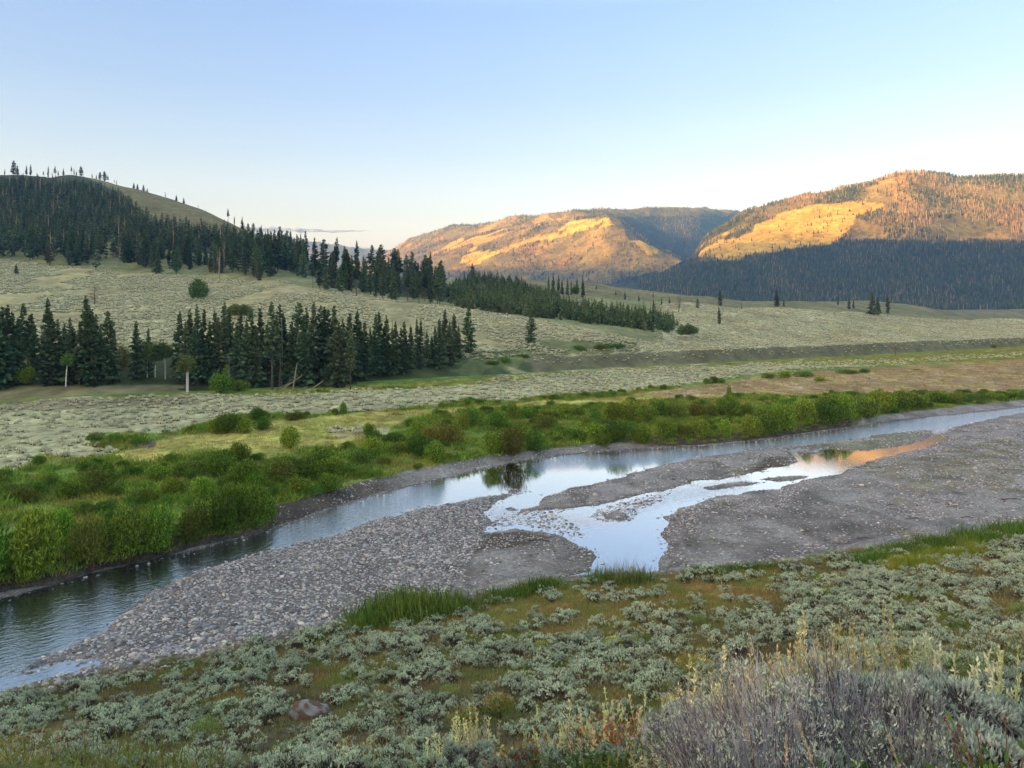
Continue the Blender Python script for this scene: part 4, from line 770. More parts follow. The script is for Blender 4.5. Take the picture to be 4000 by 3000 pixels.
# ------------------------------------------------------------------ sagebrush and grass of the middle distance
blobs = [blob_shape(400+i, 74).build('far_sage_kind', M['sage'], link=False) for i in range(5)]
def sage_field(name, n, px0, px1, Y0, Y1, test, s0, s1, label, dens=1.0):
    X, Y, z, px, row = rand_plan(n, px0, px1, Y0, Y1); wx, wy = warp(px, row, X, Y, .6)
    k_ = test(wx, wy, px, row, X, Y); k_ &= rng.uniform(size=n) < dens*np.clip(.75+1.1*fbm(X/7, Y/7, 3, 171), .1, 1)
    X, Y, z = X[k_], Y[k_], z[k_]; m_ = len(X); s_ = rng.uniform(s0, s1, m_)
    return tag(scatter(name, np.column_stack([X, Y, z-.05]), rng.uniform(0, 6.3, m_), np.column_stack([s_*rng.uniform(.9, 1.3, m_), s_*rng.uniform(.9, 1.3, m_), s_*rng.uniform(.9, 1.35, m_)]), rng.integers(0, 5, m_), blobs), label, 'sagebrush')
lineY = lambda p, nm: np.interp(p, PXG, LY[ki[nm]])
sage_field('sagebrush_flat', 42000, -120, 2300, 48, 330, lambda wx, wy, px, row, X, Y: (inpoly(wx, wy, SAGEFLAT) | inpoly(wx, wy, [(700, 930), (720, 926), (845, 924), (850, 944), (720, 947)])) & (Y < lineY(px, 'C0')-2) & (Y > lineY(px, 'B1')+4), .55, .95, 'low silvery sagebrush covering the flat between the meadow and the grove')
sage_field('sagebrush_slope', 60000, -150, 1440, 120, 345, lambda wx, wy, px, row, X, Y: (Y > lineY(px, 'C1')+np.where(px < 1000, 10, 3)) & (Y < lineY(px, 'C2')+2) & (fbm(X/22, Y/55, 4, 81) < .16), .6, 1.1, 'pale sagebrush in bands over the long slope behind the grove')
sage_field('sagebrush_terrace', 50000, 1130, 2300, 180, 560, lambda wx, wy, px, row, X, Y: (Y > lineY(px, 'C0')+4) & (Y < lineY(px, 'D0')) & (px > 1140+(Y > lineY(px, 'C1')+8)*270), .55, .95, 'fine grey sagebrush on the terrace and far flats at the right', .85)
hgr = [grass_shape(420+i, 16, .7, .5, .09, c0=(.14, .19, .05), c1=(.30, .27, .10)).build('grass_kind', M['grass'], link=False) for i in range(3)]

# ------------------------------------------------------------------ willows along the river
WIL = [ # px, foot row, top row, width, kind
 (55, 1268, 1105, 190, 1), (-60, 1290, 1120, 160, 0), (185, 1240, 1110, 120, 3), (265, 1225, 1105, 140, 2), (340, 1205, 1100, 130, 0), (120, 1180, 1090, 120, 1), (400, 1185, 1090, 110, 3), (470, 1165, 1055, 130, 2), (540, 1145, 1048, 110, 2), (500, 1120, 1040, 110, 1), (565, 1120, 1070, 60, 0),
 (30, 1090, 1050, 110, 3), (60, 1072, 1030, 90, 4), (185, 1068, 1005, 120, 3), (145, 1080, 1035, 80, 2), (225, 1040, 995, 80, 1), (290, 1090, 1045, 90, 4), (360, 1075, 1030, 100, 0), (430, 1080, 1025, 100, 1), (330, 1045, 1000, 90, 0), (400, 1035, 985, 90, 4), (465, 1030, 970, 110, 2), (505, 1008, 955, 90, 0), (590, 1050, 985, 130, 3), (530, 1050, 990, 110, 0), (545, 1070, 1020, 90, 1), (650, 1045, 985, 110, 2), (690, 1020, 965, 100, 2), (610, 1020, 975, 90, 4), (720, 1035, 985, 100, 0), (770, 1005, 955, 90, 4), (800, 985, 940, 80, 1), (640, 1075, 1025, 90, 1), (700, 1065, 1020, 80, 0),
 (490, 938, 888, 90, 2), (460, 938, 905, 60, 1), (525, 938, 900, 60, 0), (555, 910, 878, 60, 2), (565, 930, 898, 60, 2), (625, 908, 886, 75, 3), (620, 970, 918, 95, 1), (740, 895, 865, 28, 0), (792, 945, 912, 52, 0), (845, 960, 925, 70, 4), (870, 985, 945, 80, 4), (905, 990, 935, 90, 2), (940, 1000, 950, 90, 0), (900, 940, 905, 70, 1), (965, 965, 908, 95, 3), (920, 958, 915, 80, 3), (1020, 922, 875, 70, 2), (1000, 930, 890, 50, 0), (1108, 910, 867, 52, 2), (1070, 930, 885, 70, 0), (1060, 985, 930, 80, 1), (1105, 988, 912, 100, 3), (1150, 975, 925, 80, 2), (1180, 930, 890, 80, 3), (1140, 905, 880, 60, 0), (1215, 900, 875, 110, 0), (1180, 905, 878, 60, 4), (1230, 950, 915, 70, 4), (1285, 955, 908, 90, 1), (1340, 960, 905, 90, 2), (1310, 965, 930, 60, 4), (1390, 965, 925, 80, 1), (1270, 925, 898, 50, 3), (1330, 915, 868, 70, 1), (1365, 910, 862, 80, 0), (1400, 918, 870, 60, 2), (1425, 905, 862, 80, 2), (1460, 905, 864, 70, 3), (1500, 900, 865, 80, 3), (1530, 905, 870, 60, 3), (1560, 900, 862, 60, 0), (1585, 905, 850, 60, 2), (1578, 890, 832, 28, 2), (1610, 900, 865, 50, 3), (1440, 955, 905, 80, 1), (1480, 955, 912, 60, 3), (1520, 950, 905, 80, 0), (1570, 950, 902, 70, 1), (1620, 945, 895, 80, 0), (1660, 942, 880, 90, 2), (1700, 938, 870, 90, 1), (1750, 925, 862, 90, 0), (1790, 922, 855, 100, 2), (1830, 915, 850, 90, 0), (1870, 905, 842, 80, 4), (1910, 895, 838, 100, 1), (1950, 888, 842, 90, 2), (1980, 885, 850, 70, 2), (2030, 875, 845, 70, 0), (2065, 872, 842, 70, 3), (2110, 868, 846, 80, 4), (2150, 865, 846, 70, 0), (2190, 864, 845, 70, 2), (2240, 860, 842, 80, 0),
 (1545, 828, 811, 32, 2), (1530, 829, 812, 28, 4), (1560, 829, 814, 22, 2), (1700, 818, 800, 60, 1), (1665, 818, 804, 50, 2), (1740, 815, 801, 60, 2), (1775, 824, 812, 50, 1), (1835, 808, 793, 50, 4), (1870, 806, 795, 30, 2), (1985, 800, 796, 30, 0), (2148, 752, 744, 16, 2), (1250, 756, 744, 50, 0), (1325, 752, 737, 60, 4), (1300, 756, 742, 50, 2), (1365, 746, 738, 30, 2), (1130, 772, 762, 30, 4), (1090, 784, 770, 40, 2), (1060, 788, 775, 40, 4)]
WIL_Q = [pix(p_, b_)[0] for p_, b_, *_ in WIL]
kinds = ['green', 'bright yellow-green', 'dark green', 'brown-tinged', 'deep green low']
def wl(i, w_, r_):
    p_, b_, t_, wd, kd = WIL[i]; sz = 'large' if b_-t_ > 80 else ('medium' if b_-t_ > 42 else 'small')
    where = 'on the near left bank' if (b_ > 1040 and p_ < 600) else 'beside the sagebrush flat' if b_ < 945 and p_ < 1000 else 'in the far meadow' if b_ < 832 else 'along the river bank'
    return '%s %s willow %s, %s' % (sz, kinds[kd], where, w_+' of all' if w_.endswith('most') else w_+' from the left')
labs = name_rank(WIL, lambda i: WIL[i][0], wl)
for i, (p_, b_, t_, wd, kd) in enumerate(WIL):
    q = WIL_Q[i]; k = q[1]/F; W = wd*k/2/1.7; H_ = (b_-t_)*k/2.3
    put('willow_bush', (q[0], q[1]+W*.6, max(q[2], .3)-.15), labs[i], 'bush', 'willow bushes on the left side of the river', rng.uniform(0, 6.3), (W, W*rng.uniform(.9, 1.1), H_), [('foliage', willows[kd][0]), ('stems', willows[kd][1])])
# the herb layer between the willows
herb = [grass_shape(440, 46, .75, .38, .055, (.10, .18, .03), (.30, .42, .06), .45).build('herb_kind', M['leaf'], link=False), grass_shape(441, 46, .55, .42, .06, (.13, .20, .03), (.36, .45, .07), .6).build('herb_kind', M['leaf'], link=False), grass_shape(442, 40, .5, .4, .05, (.24, .25, .05), (.46, .42, .09), .5).build('herb_kind', M['leaf'], link=False), willows[4][0]]
X, Y, z, px, row = rand_plan(60000, -120, 2300, 34, 175); wx, wy = warp(px, row, X, Y, .5)
w0 = np.interp(px, PXG, wlY); bw = np.interp(px, BW[:, 0], BW[:, 1])
k_ = (Y > w0+bw*.85) & ~inpoly(wx, wy, SAGEFLAT) & ~inpoly(wx, wy, YELLOW) & ~inpoly(wx, wy, REDM) & (row > 838) & ((Y < lineY(px, 'C0')-14) | (px > 1200)) & ~((px > 690) & (px < 855) & (row > 922) & (row < 948))
dn = fbm(X/8, Y/8, 3, 181); k_ &= rng.uniform(size=len(px)) < np.clip(.62+1.3*dn, .15, 1)
X, Y, z, px = X[k_], Y[k_], z[k_], px[k_]; m_ = len(X); dn = dn[k_]
idx = np.where(rng.uniform(size=m_) < .07, 3, np.where(fbm(X/6, Y/6, 3, 191) > .12, 2, rng.integers(0, 2, m_))); sc_ = rng.uniform(.6, 1.25, m_)*np.where(idx == 3, .42, 1.0)
tag(scatter('riverside_herbs', np.column_stack([X, Y, z]), rng.uniform(0, 6.3, m_), sc_, idx, herb), 'tangle of green herbs and grass between the willows on the left bank', 'undergrowth')
# overhanging fringe on the cut banks
a_ = np.linspace(-40, 2250, 2600); w0 = np.interp(a_, PXG, wlY); bw = np.interp(a_, BW[:, 0], BW[:, 1]); Yv = w0+bw*rng.uniform(.25, 1.0, len(a_)); Xv = (a_-1106)/F*Yv; k_ = (a_ < 600) | ((a_ > 1380) & (a_ < 1860)); k_ &= rng.uniform(size=len(a_)) < .8
tag(scatter('bank_fringe', np.column_stack([Xv, Yv, surf(Xv, Yv)])[k_], rng.uniform(0, 6.3, k_.sum()), rng.uniform(.3, .75, k_.sum()), rng.integers(0, 3, k_.sum()), [herb[0], herb[2], grass_shape(445, 26, .5, .3, .03, (.10, .07, .045), (.20, .15, .09), 1.0).build('root_kind', M['grass'], link=False)]), 'hanging grass and roots along the cut river bank', 'grass')
# meadow grass
mg = [grass_shape(450, 30, .32, .35, .03, (.40, .34, .09), (.52, .43, .15)).build('grass_kind', M['grass'], link=False), grass_shape(451, 30, .3, .35, .03, (.22, .25, .05), (.36, .35, .09)).build('grass_kind', M['grass'], link=False), grass_shape(452, 30, .3, .35, .03, (.36, .22, .12), (.48, .34, .20)).build('grass_kind', M['grass'], link=False)]
X, Y, z, px, row = rand_plan(50000, -100, 2300, 45, 330); wx, wy = warp(px, row, X, Y, .7)
ye = inpoly(wx, wy, YELLOW); re_ = inpoly(wx, wy, REDM); gt = inpoly(wx, row, GREENTOP) & (Y > lineY(px, 'B1')) & (Y < lineY(px, 'C0')+1); k_ = (ye | re_ | gt)
X, Y, z, re_, gt = X[k_], Y[k_], z[k_], re_[k_], gt[k_]; m_ = len(X); idx = np.where(re_, np.where(rng.uniform(size=m_) < .7, 2, 0), np.where(gt, 1, np.where(rng.uniform(size=m_) < .75, 0, 1)))
tag(scatter('meadow_grass', np.column_stack([X, Y, z]), rng.uniform(0, 6.3, m_), rng.uniform(.7, 1.5, m_), idx, mg), 'golden, green and reddish grass of the river meadow', 'grass')

# ------------------------------------------------------------------ gravel
stones = [stone_shape(i, [.5, .6, .45, .65, .55, .5, .6][i]).build('stone_kind', M['stone'], link=False) for i in range(7)]
X, Y, z, px, row = rand_plan(420000, -150, 2300, 23, 100)
u = rng.uniform(size=len(X)); fy = lineY(px, 'A4')
k_ = (Y > fy-.6) & (Y < np.interp(px, PXG, wlY)+np.interp(px, BW[:, 0], BW[:, 1])*.9)
X, Y, z, px, row, u, fy = [v[k_] for v in (X, Y, z, px, row, u, fy)]; d = water_sd(X, Y)
bar1 = inpoly(px, row, [(-50, 1560), (-50, 1440), (60, 1440), (200, 1370), (400, 1245), (650, 1165), (900, 1095), (1100, 1062), (1060, 1100), (1045, 1150), (1000, 1240), (960, 1290), (740, 1350), (600, 1390), (0, 1520)])
rif = inpoly(px, row, [(1045, 1150), (1060, 1125), (1130, 1104), (1240, 1100), (1200, 1118), (1240, 1145), (1275, 1178), (1180, 1148), (1110, 1143)]) | inpoly(px, row, [(1270, 1125), (1300, 1100), (1400, 1075), (1450, 1072), (1400, 1100), (1360, 1130), (1320, 1132)]) | inpoly(px, row, [(30, 1452), (100, 1425), (230, 1410), (225, 1450), (120, 1450), (60, 1475)])
edge = (d > -.5) & (d < .3)
p_ = np.where(d > 0, np.where(bar1, 1.0, np.clip(.22+1.0*fbm(X/3.5, Y/5, 3, 75), .08, .8)), 0); p_ = np.maximum(p_, edge*.5); p_ = np.maximum(p_, rif*.45); p_ = np.where((d < -.5) & ~rif, .0, p_)
rt = inpoly(px, row, [(1440, 1130), (1456, 1100), (1560, 1075), (1440, 1190), (1400, 1245), (1440, 1215)]); p_ = np.where(rt & (d > 0), .85, p_)
cutb = (Y > np.interp(px, PXG, wlY)-.2) & ((px < 590) | ((px > 1400) & (px < 1850))); p_ = np.where(cutb, .02, p_)
k_ = u < p_; X, Y, z, d, bar1, rif, px, row = [v[k_] for v in (X, Y, z, d, bar1, rif, px, row)]; m_ = len(X)
s_ = np.where(bar1, rng.lognormal(math.log(.118), .36, m_), rng.lognormal(math.log(.085), .5, m_)); s_ = np.where(rif & (d < 0), rng.uniform(.12, .3, m_), s_); s_ = np.clip(s_, .04, .32)
zz = np.where(d > 0, z, np.where(rif | (d > -.5), -.03, z))
idx = rng.integers(0, 7, m_)
pb = np.nonzero(bar1 & (d > .3) & (row > 1300))[0]; pb = pb[np.argsort(-s_[pb]/Y[pb])][:90]
own = np.zeros(m_, bool); own[pb] = True
tag(scatter('gravel', np.column_stack([X, Y, zz])[~own], rng.uniform(0, 6.3, m_)[~own], np.column_stack([s_*rng.uniform(.9, 1.3, m_), s_, s_*rng.uniform(.8, 1.1, m_)])[~own], idx[~own], stones, (rng.normal(size=(m_, 2))*.25)[~own]), 'grey and buff river cobbles covering the gravel bars', 'gravel')
cob = [(px[i], row[i], X[i], Y[i], zz[i], s_[i]*1.12, idx[i]) for i in pb]
rows_ = sorted(cob, key=lambda q: q[1]); nb = 6; per = len(cob)//nb
hue = ['reddish grey', 'bluish grey', 'buff', 'dark grey', 'brownish', 'pinkish grey', 'slate grey']
for b_ in range(nb):
    band = rows_[b_*per:(b_+1)*per if b_ < nb-1 else len(cob)]
    ls = name_rank(band, lambda i: band[i][0], lambda i, w_, r_: '%s cobble on the big bar, %s in its %s band' % (hue[band[i][6]].replace(' ', '-'), w_ if w_.endswith('most') else w_+' from the left', ordinal(b_+1)))
    for l_, q in zip(ls, band): put1('cobble', (q[2], q[3], q[4]+.02), l_, 'stone', 'large cobbles of the big gravel bar', (0, 0, rng.uniform(0, 6.3)), (q[5]*1.2, q[5], q[5]), stones[q[6]])
stone_big = []
for (p_, r_, s_, lb) in [(1286, 1070, .55, 'pale buff boulder at the edge of the middle gravel bar'), (2094, 1056, .5, 'whitish boulder alone on the right gravel flat'), (1861, 1049, .5, 'cream boulder beside the yellow grass tuft on the right gravel flat'), (1944, 933, 1.3, 'dark rounded rock mound on the far gravel bar by the river'), (2106, 1012, .45, 'small white stone on the upper part of the right gravel flat'), (1230, 1042, .5, 'brown stone on the middle bar')]:
    q = pix(p_, r_)[0]; o = put1('boulder', tuple(q), lb, 'rock', None, (0, 0, p_*.7), s_, stone_shape(2 if 'dark' not in lb else 3, .7).build('stone_kind', M['stone'], link=False))
def rock(px_, row_, size, lb):
    r = np.random.default_rng(5); q = pix(px_, row_)[0]; th_ = np.linspace(0, math.pi*.55, 16); ph = np.linspace(0, 2*math.pi, 33)[:-1]
    T, Pp = np.meshgrid(th_, ph, indexing='ij'); x, y, z = np.sin(T)*np.cos(Pp), np.sin(T)*np.sin(Pp), np.cos(T)
    f = 1+.3*fbm(x*1.3+3, y*1.3+z*2, 4, 201)+.08*fbm(x*5, y*5+z*4, 3, 203); V = np.column_stack([(x*f*.62).ravel(), (y*f*.45).ravel(), (z*f*.42).ravel()])*size
    Fq = [[i*32+j, i*32+(j+1) % 32, (i+1)*32+(j+1) % 32, (i+1)*32+j] for i in range(15) for j in range(32)]
    n_ = fbm(V[:, 0]*4/size, V[:, 1]*4/size+V[:, 2]*3, 4, 207); c = np.where((n_ > .05)[:, None] & (V[:, 2:3] > .1*size), (.29, .29, .285), (.17, .105, .08))*(1+.3*fbm(V[:, 0]*16, V[:, 1]*16+V[:, 2]*9, 3, 208))[:, None]
    o = mesh_obj('lichen_rock', V, [Fq], M['stone'], c, smooth_=True); o.location = (q[0], q[1], q[2]+.02); tag(o, lb, 'rock')
rock(670, 1548, .78, 'brown boulder crusted with pale lichen among the foreground sagebrush')
# tufts, drift sticks and leaf litter on the gravel
tuft = [grass_shape(460, 60, .3, .3, .03, (.14, .22, .03), (.30, .34, .06), .5).build('tuft_kind', M['grass'], link=False), grass_shape(461, 50, .2, .35, .03, (.20, .10, .05), (.30, .17, .08), 1.2).build('tuft_kind', M['grass'], link=False), grass_shape(462, 60, .22, .4, .03, (.26, .22, .06), (.38, .32, .10), .7).build('tuft_kind', M['grass'], link=False)]
TUF = [(890, 1222, 34, 0), (829, 1269, 36, 1), (1618, 992, 36, 0), (1566, 1009, 40, 1), (1516, 1017, 30, 1), (1381, 1043, 50, 1), (1486, 1038, 42, 0), (1590, 1021, 60, 0), (1566, 1090, 50, 0), (1536, 1166, 34, 0), (1191, 1185, 44, 2), (1258, 1058, 24, 1), (1323, 1060, 28, 1), (1971, 1060, 80, 2), (1949, 1087, 66, 2), (2174, 1020, 70, 2), (2084, 1002, 50, 2), (2056, 1006, 40, 1), (1819, 1175, 50, 1), (1884, 1068, 28, 2), (1949, 1150, 60, 2), (1985, 1158, 50, 1), (2199, 963, 40, 0), (1736, 979, 50, 1), (1870, 1052, 40, 2), (1920, 1020, 40, 2), (1475, 1112, 30, 2), (1160, 1160, 30, 1), (2030, 1010, 30, 2), (2150, 985, 36, 2)]
tq = [pix(p_, r_)[0] for p_, r_, *_ in TUF]
labs = name_rank(TUF, lambda i: TUF[i][0], lambda i, w_, r_: '%s %s on the gravel bars, %s' % (['fresh green', 'dry brown', 'yellow-green'][TUF[i][3]], ['grass tuft', 'clump of drift litter', 'mossy grass tuft'][TUF[i][3]], w_ if w_.endswith('most') else w_+' from the left'))
for i, (p_, r_, wd, kd) in enumerate(TUF):
    k = tq[i][1]/F; s_ = wd*k/1.5; put1('grass_tuft', tuple(tq[i]), labs[i], 'grass tuft', 'tufts scattered on the gravel bars', rng.uniform(0, 6.3), (s_, s_, min(s_, 1.1)), tuft[kd])
for i, (p_, r_, wd) in enumerate([(982, 1184, 26), (1869, 1164, 36), (2186, 1080, 44), (1974, 1122, 36), (2089, 1119, 26), (1740, 1150, 20), (1535, 1000, 50), (1640, 1012, 50), (1925, 1092, 20), (2060, 1095, 30), (1160, 1170, 70), (1128, 1178, 50)]):
    q = pix(p_, r_)[0]; k = q[1]/F; mb = MB(); L_ = wd*k
    mb.tube([[-L_/2, 0, .03], [0, .1*L_, .07], [L_/2, 0, .04]], [.035, .03, .012], (.16, .12, .10) if i % 3 else (.30, .26, .22), 5); mb.tube([[0, .1*L_, .06], [.2*L_, -.12*L_, .16]], [.02, .006], (.15, .11, .09), 4)
    o = mb.build('driftwood', M['wood']); o.location = tuple(q); tag(o, '%s driftwood stick on the gravel, %s of the sticks from the left' % ('dark' if i % 3 else 'bleached', ordinal(1+sorted([982, 1869, 2186, 1974, 2089, 1740, 1535, 1640, 1925, 2060, 1160, 1128]).index(p_))), 'driftwood', 'sticks stranded on the gravel')

# ------------------------------------------------------------------ foreground slope
sages = [sage_shape(500+i, 150, 7).build('sagebrush_kind', M['sage'], link=False) for i in range(6)]
sage_hi = [sage_shape(520+i, 620, 8, .05, True, (.44, .49, .40)).build('sagebrush_kind', M['sage'], link=False) for i in range(2)]
fp = [(3000, 1900), (-400, 1900), (-400, 1540)]+[(p, HZ+11.7/y*F) for p, y, _ in FOOT if -400 < p < 2700]+[(3000, 1130)]
X, Y, z, px, row = rand_plan(11000, -150, 2400, 4.5, 50)
wx, wy = warp(px, row, X, Y, .5)
ok = (Y < lineY(px, 'A4')-.3)
opn = inpoly(wx, wy, [(740, 1372), (1000, 1310), (1250, 1262), (1500, 1240), (1690, 1222), (1700, 1290), (1560, 1330), (1300, 1370), (1150, 1372), (1000, 1345), (900, 1372)]) | inpoly(wx, wy, [(1850, 1200), (2250, 1140), (2250, 1160), (2110, 1180), (1930, 1235), (1860, 1225)])
dn = fbm(X/3.2, Y/3.2, 3, 211); u = rng.uniform(size=len(X))
ok &= u < np.where(opn, .12, np.clip(.66+2.2*dn+.3*(row > 1530)-.10*(px < 250)*(row < 1560), .08, 1)); ok &= (Y > 7.5)
ok &= ~((px > 615) & (px < 725) & (row > 1498) & (row < 1585))
ok &= ~((px > 1480) & (row > 1640))
# keep bushes apart
cand = np.nonzero(ok)[0]; keep = []; cell = {}
for i in cand:
    s0 = .35+.17*((i*37) % 10)/10; g_ = (int(X[i]//1), int(Y[i]//1)); bad = False
    for dx in (-1, 0, 1):
        for dy in (-1, 0, 1):
            for j in cell.get((g_[0]+dx, g_[1]+dy), ()):
                if (X[i]-X[j])**2+(Y[i]-Y[j])**2 < s0**2: bad = True
    if not bad: keep.append(i); cell.setdefault(g_, []).append(i)
keep = np.array(keep); S_ = rng.uniform(.42, .88, len(keep))*np.clip(.8+.02*(Y[keep]-8), .8, 1.05)
vis_ = (px[keep] > -20) & (px[keep] < 2235) & (row[keep] < 1700)
order = np.argsort(-np.where(vis_, S_/Y[keep], 0)); top = set(order[:285].tolist())
ind = sorted(top, key=lambda j: row[keep[j]]); nb = 19; per = 15
szn = lambda s: 'wide' if s > .85 else ('middling' if s > .68 else 'small')
for b_ in range(nb):
    band = ind[b_*per:(b_+1)*per]
    ls = name_rank(band, lambda t: px[keep[band[t]]], lambda t, w_, r_: '%s sagebrush, %s in the %s band down the near slope' % (szn(S_[band[t]]), w_ if w_.endswith('most') else w_+' from the left', ordinal(b_+1)))
    for l_, j in zip(ls, band):
        i = keep[j]; s_ = S_[j]; put1('sagebrush', (X[i], Y[i], z[i]-.03), l_, 'sagebrush', 'sagebrush on the near slope', rng.uniform(0, 6.3), (s_*1.15, s_*1.15, s_*1.0), sages[j % 6])
o_ = np.array([j for j in range(len(keep)) if j not in top]); i = keep[o_]
tag(scatter('sagebrush_patch', np.column_stack([X[i], Y[i], z[i]-.03]), rng.uniform(0, 6.3, len(i)), S_[o_]*1.12, rng.integers(0, 6, len(i)), sages), 'smaller sagebrush filling the near slope between the big bushes', 'sagebrush')
XB, YB, zB, pB, rB = rand_plan(1500, -500, 2750, 2.0, 46); hid = (HZ+(HC-zB-.62)*F/YB > 1680) | (pB < -160) | (pB > 2420); hid &= (YB < lineY(pB, 'A4')-.3) & (np.hypot(XB, YB) > 1.6)
hid &= rng.uniform(size=len(XB)) < np.clip(.7+2*fbm(XB/3.2, YB/3.2, 3, 211), .1, 1); m_ = int(hid.sum())
tag(scatter('sagebrush_patch', np.column_stack([XB, YB, zB-.03])[hid], rng.uniform(0, 6.3, m_), rng.uniform(.5, .95, m_), rng.integers(0, 6, m_), sages), 'sagebrush covering the rest of the slope around the viewpoint', 'sagebrush')
# dry grass and herbs between
fg = [grass_shape(540+i, 34, .24, .2, .009, c0, c1, .4).build('grass_kind', M['grass'], link=False) for i, (c0, c1) in enumerate([((.20, .22, .06), (.38, .35, .10)), ((.30, .17, .06), (.52, .36, .14)), ((.15, .22, .04), (.30, .36, .07)), ((.12, .10, .06), (.26, .22, .12))])]
X2, Y2, z2, p2, r2 = rand_plan(50000, -500, 2750, 2.5, 50); ok = (Y2 < lineY(p2, 'A4')+.4) & ((r2 < 1680+60*(p2 > 1400)) | (HZ+(HC-z2-.3)*F/Y2 > 1670) | (p2 < -60) | (p2 > 2280)); wx, wy = warp(p2, r2, X2, Y2, .5)
opn = inpoly(wx, wy, [(700, 1385), (760, 1350), (1000, 1300), (1250, 1257), (1500, 1238), (1690, 1222), (1700, 1295), (1560, 1335), (1300, 1375), (1150, 1377), (1000, 1350), (900, 1380)])
dn = fbm(X2/2.5, Y2/2.5, 3, 221); ok &= rng.uniform(size=len(X2)) < np.where(opn, 1, np.where((r2 > 1540) & (p2 < 1350), .3, .9)); X2, Y2, z2, opn, dn = [v[ok] for v in (X2, Y2, z2, opn, dn)]; m_ = len(X2)
idx = np.where(opn, np.where(dn > .05, 1, rng.integers(0, 3, m_)), np.where(dn > .18, 2, np.where(dn < -.15, 3, rng.integers(0, 2, m_))))
tag(scatter('slope_grass', np.column_stack([X2, Y2, z2]), rng.uniform(0, 6.3, m_), rng.uniform(.55, 1.2, m_), idx, fg), 'tawny and olive grass growing between the sagebrush of the near slope', 'grass')
# sedge along the foot of the slope
sed = [grass_shape(550, 160, .95, .42, .03, (.05, .10, .015), (.26, .34, .07), .24, .16).build('sedge_kind', M['grass'], link=False), grass_shape(551, 160, .8, .45, .03, (.06, .12, .02), (.22, .32, .06), .3, .16).build('sedge_kind', M['grass'], link=False), grass_shape(552, 150, .8, .42, .03, (.24, .28, .03), (.40, .40, .06), .2, .1).build('sedge_kind', M['grass'], link=False), grass_shape(553, 50, 1.3, .3, .014, (.14, .19, .05), (.38, .36, .20), .22, .08).build('sedge_kind', M['grass'], link=False)]
SED = []
for t in np.linspace(0, 1, 26): SED.append((762+t*245, 1352-t*38+rng.uniform(-14, 8), .75+.5*math.sin(t*3.1), int(rng.integers(0, 2))))
for t in np.linspace(0, 1, 13): SED.append((1050+t*150, 1304-t*36+rng.uniform(-5, 5), .75, int(rng.integers(0, 2))))
for t in np.linspace(0, 1, 8): SED.append((1290+t*95, 1258+rng.uniform(-3, 3), .8, int(rng.integers(0, 2)))); SED.append((1295+t*80, 1258, .95, 3))
for t in np.linspace(0, 1, 15): SED.append((1490+t*210, 1240-t*14+rng.uniform(-4, 4), .5, int(rng.integers(0, 2))))
for t in np.linspace(0, 1, 42): SED.append((1862+t*390, 1206-t*66+rng.uniform(-4, 16), .85+.35*t, 1))
for t in np.linspace(0, 1, 30): SED.append((1935+t*175, 1232-t*38+rng.uniform(-14, 10), .8, 2))
SED += [(870, 1355, .5, 2), (905, 1350, .5, 2), (660, 1392, .45, 0), (690, 1385, .45, 0), (1130, 1285, .8, 1)]
sq = [pix(p_, r_)[0] for p_, r_, *_ in SED]
labs = name_rank(SED, lambda i: SED[i][0], lambda i, w_, r_: '%s sedge clump at the foot of the near slope, %s' % (['tall green', 'deep green', 'yellow-green', 'wispy seeding'][SED[i][3]], w_ if w_.endswith('most') else w_+' from the left'))
for i, (p_, r_, s_, kd) in enumerate(SED): put1('sedge_clump', tuple(sq[i]), labs[i], 'sedge clump', 'sedge clumps where the slope meets the gravel', rng.uniform(0, 6.3), (s_, s_, s_*rng.uniform(.6, 1.15)), sed[kd])

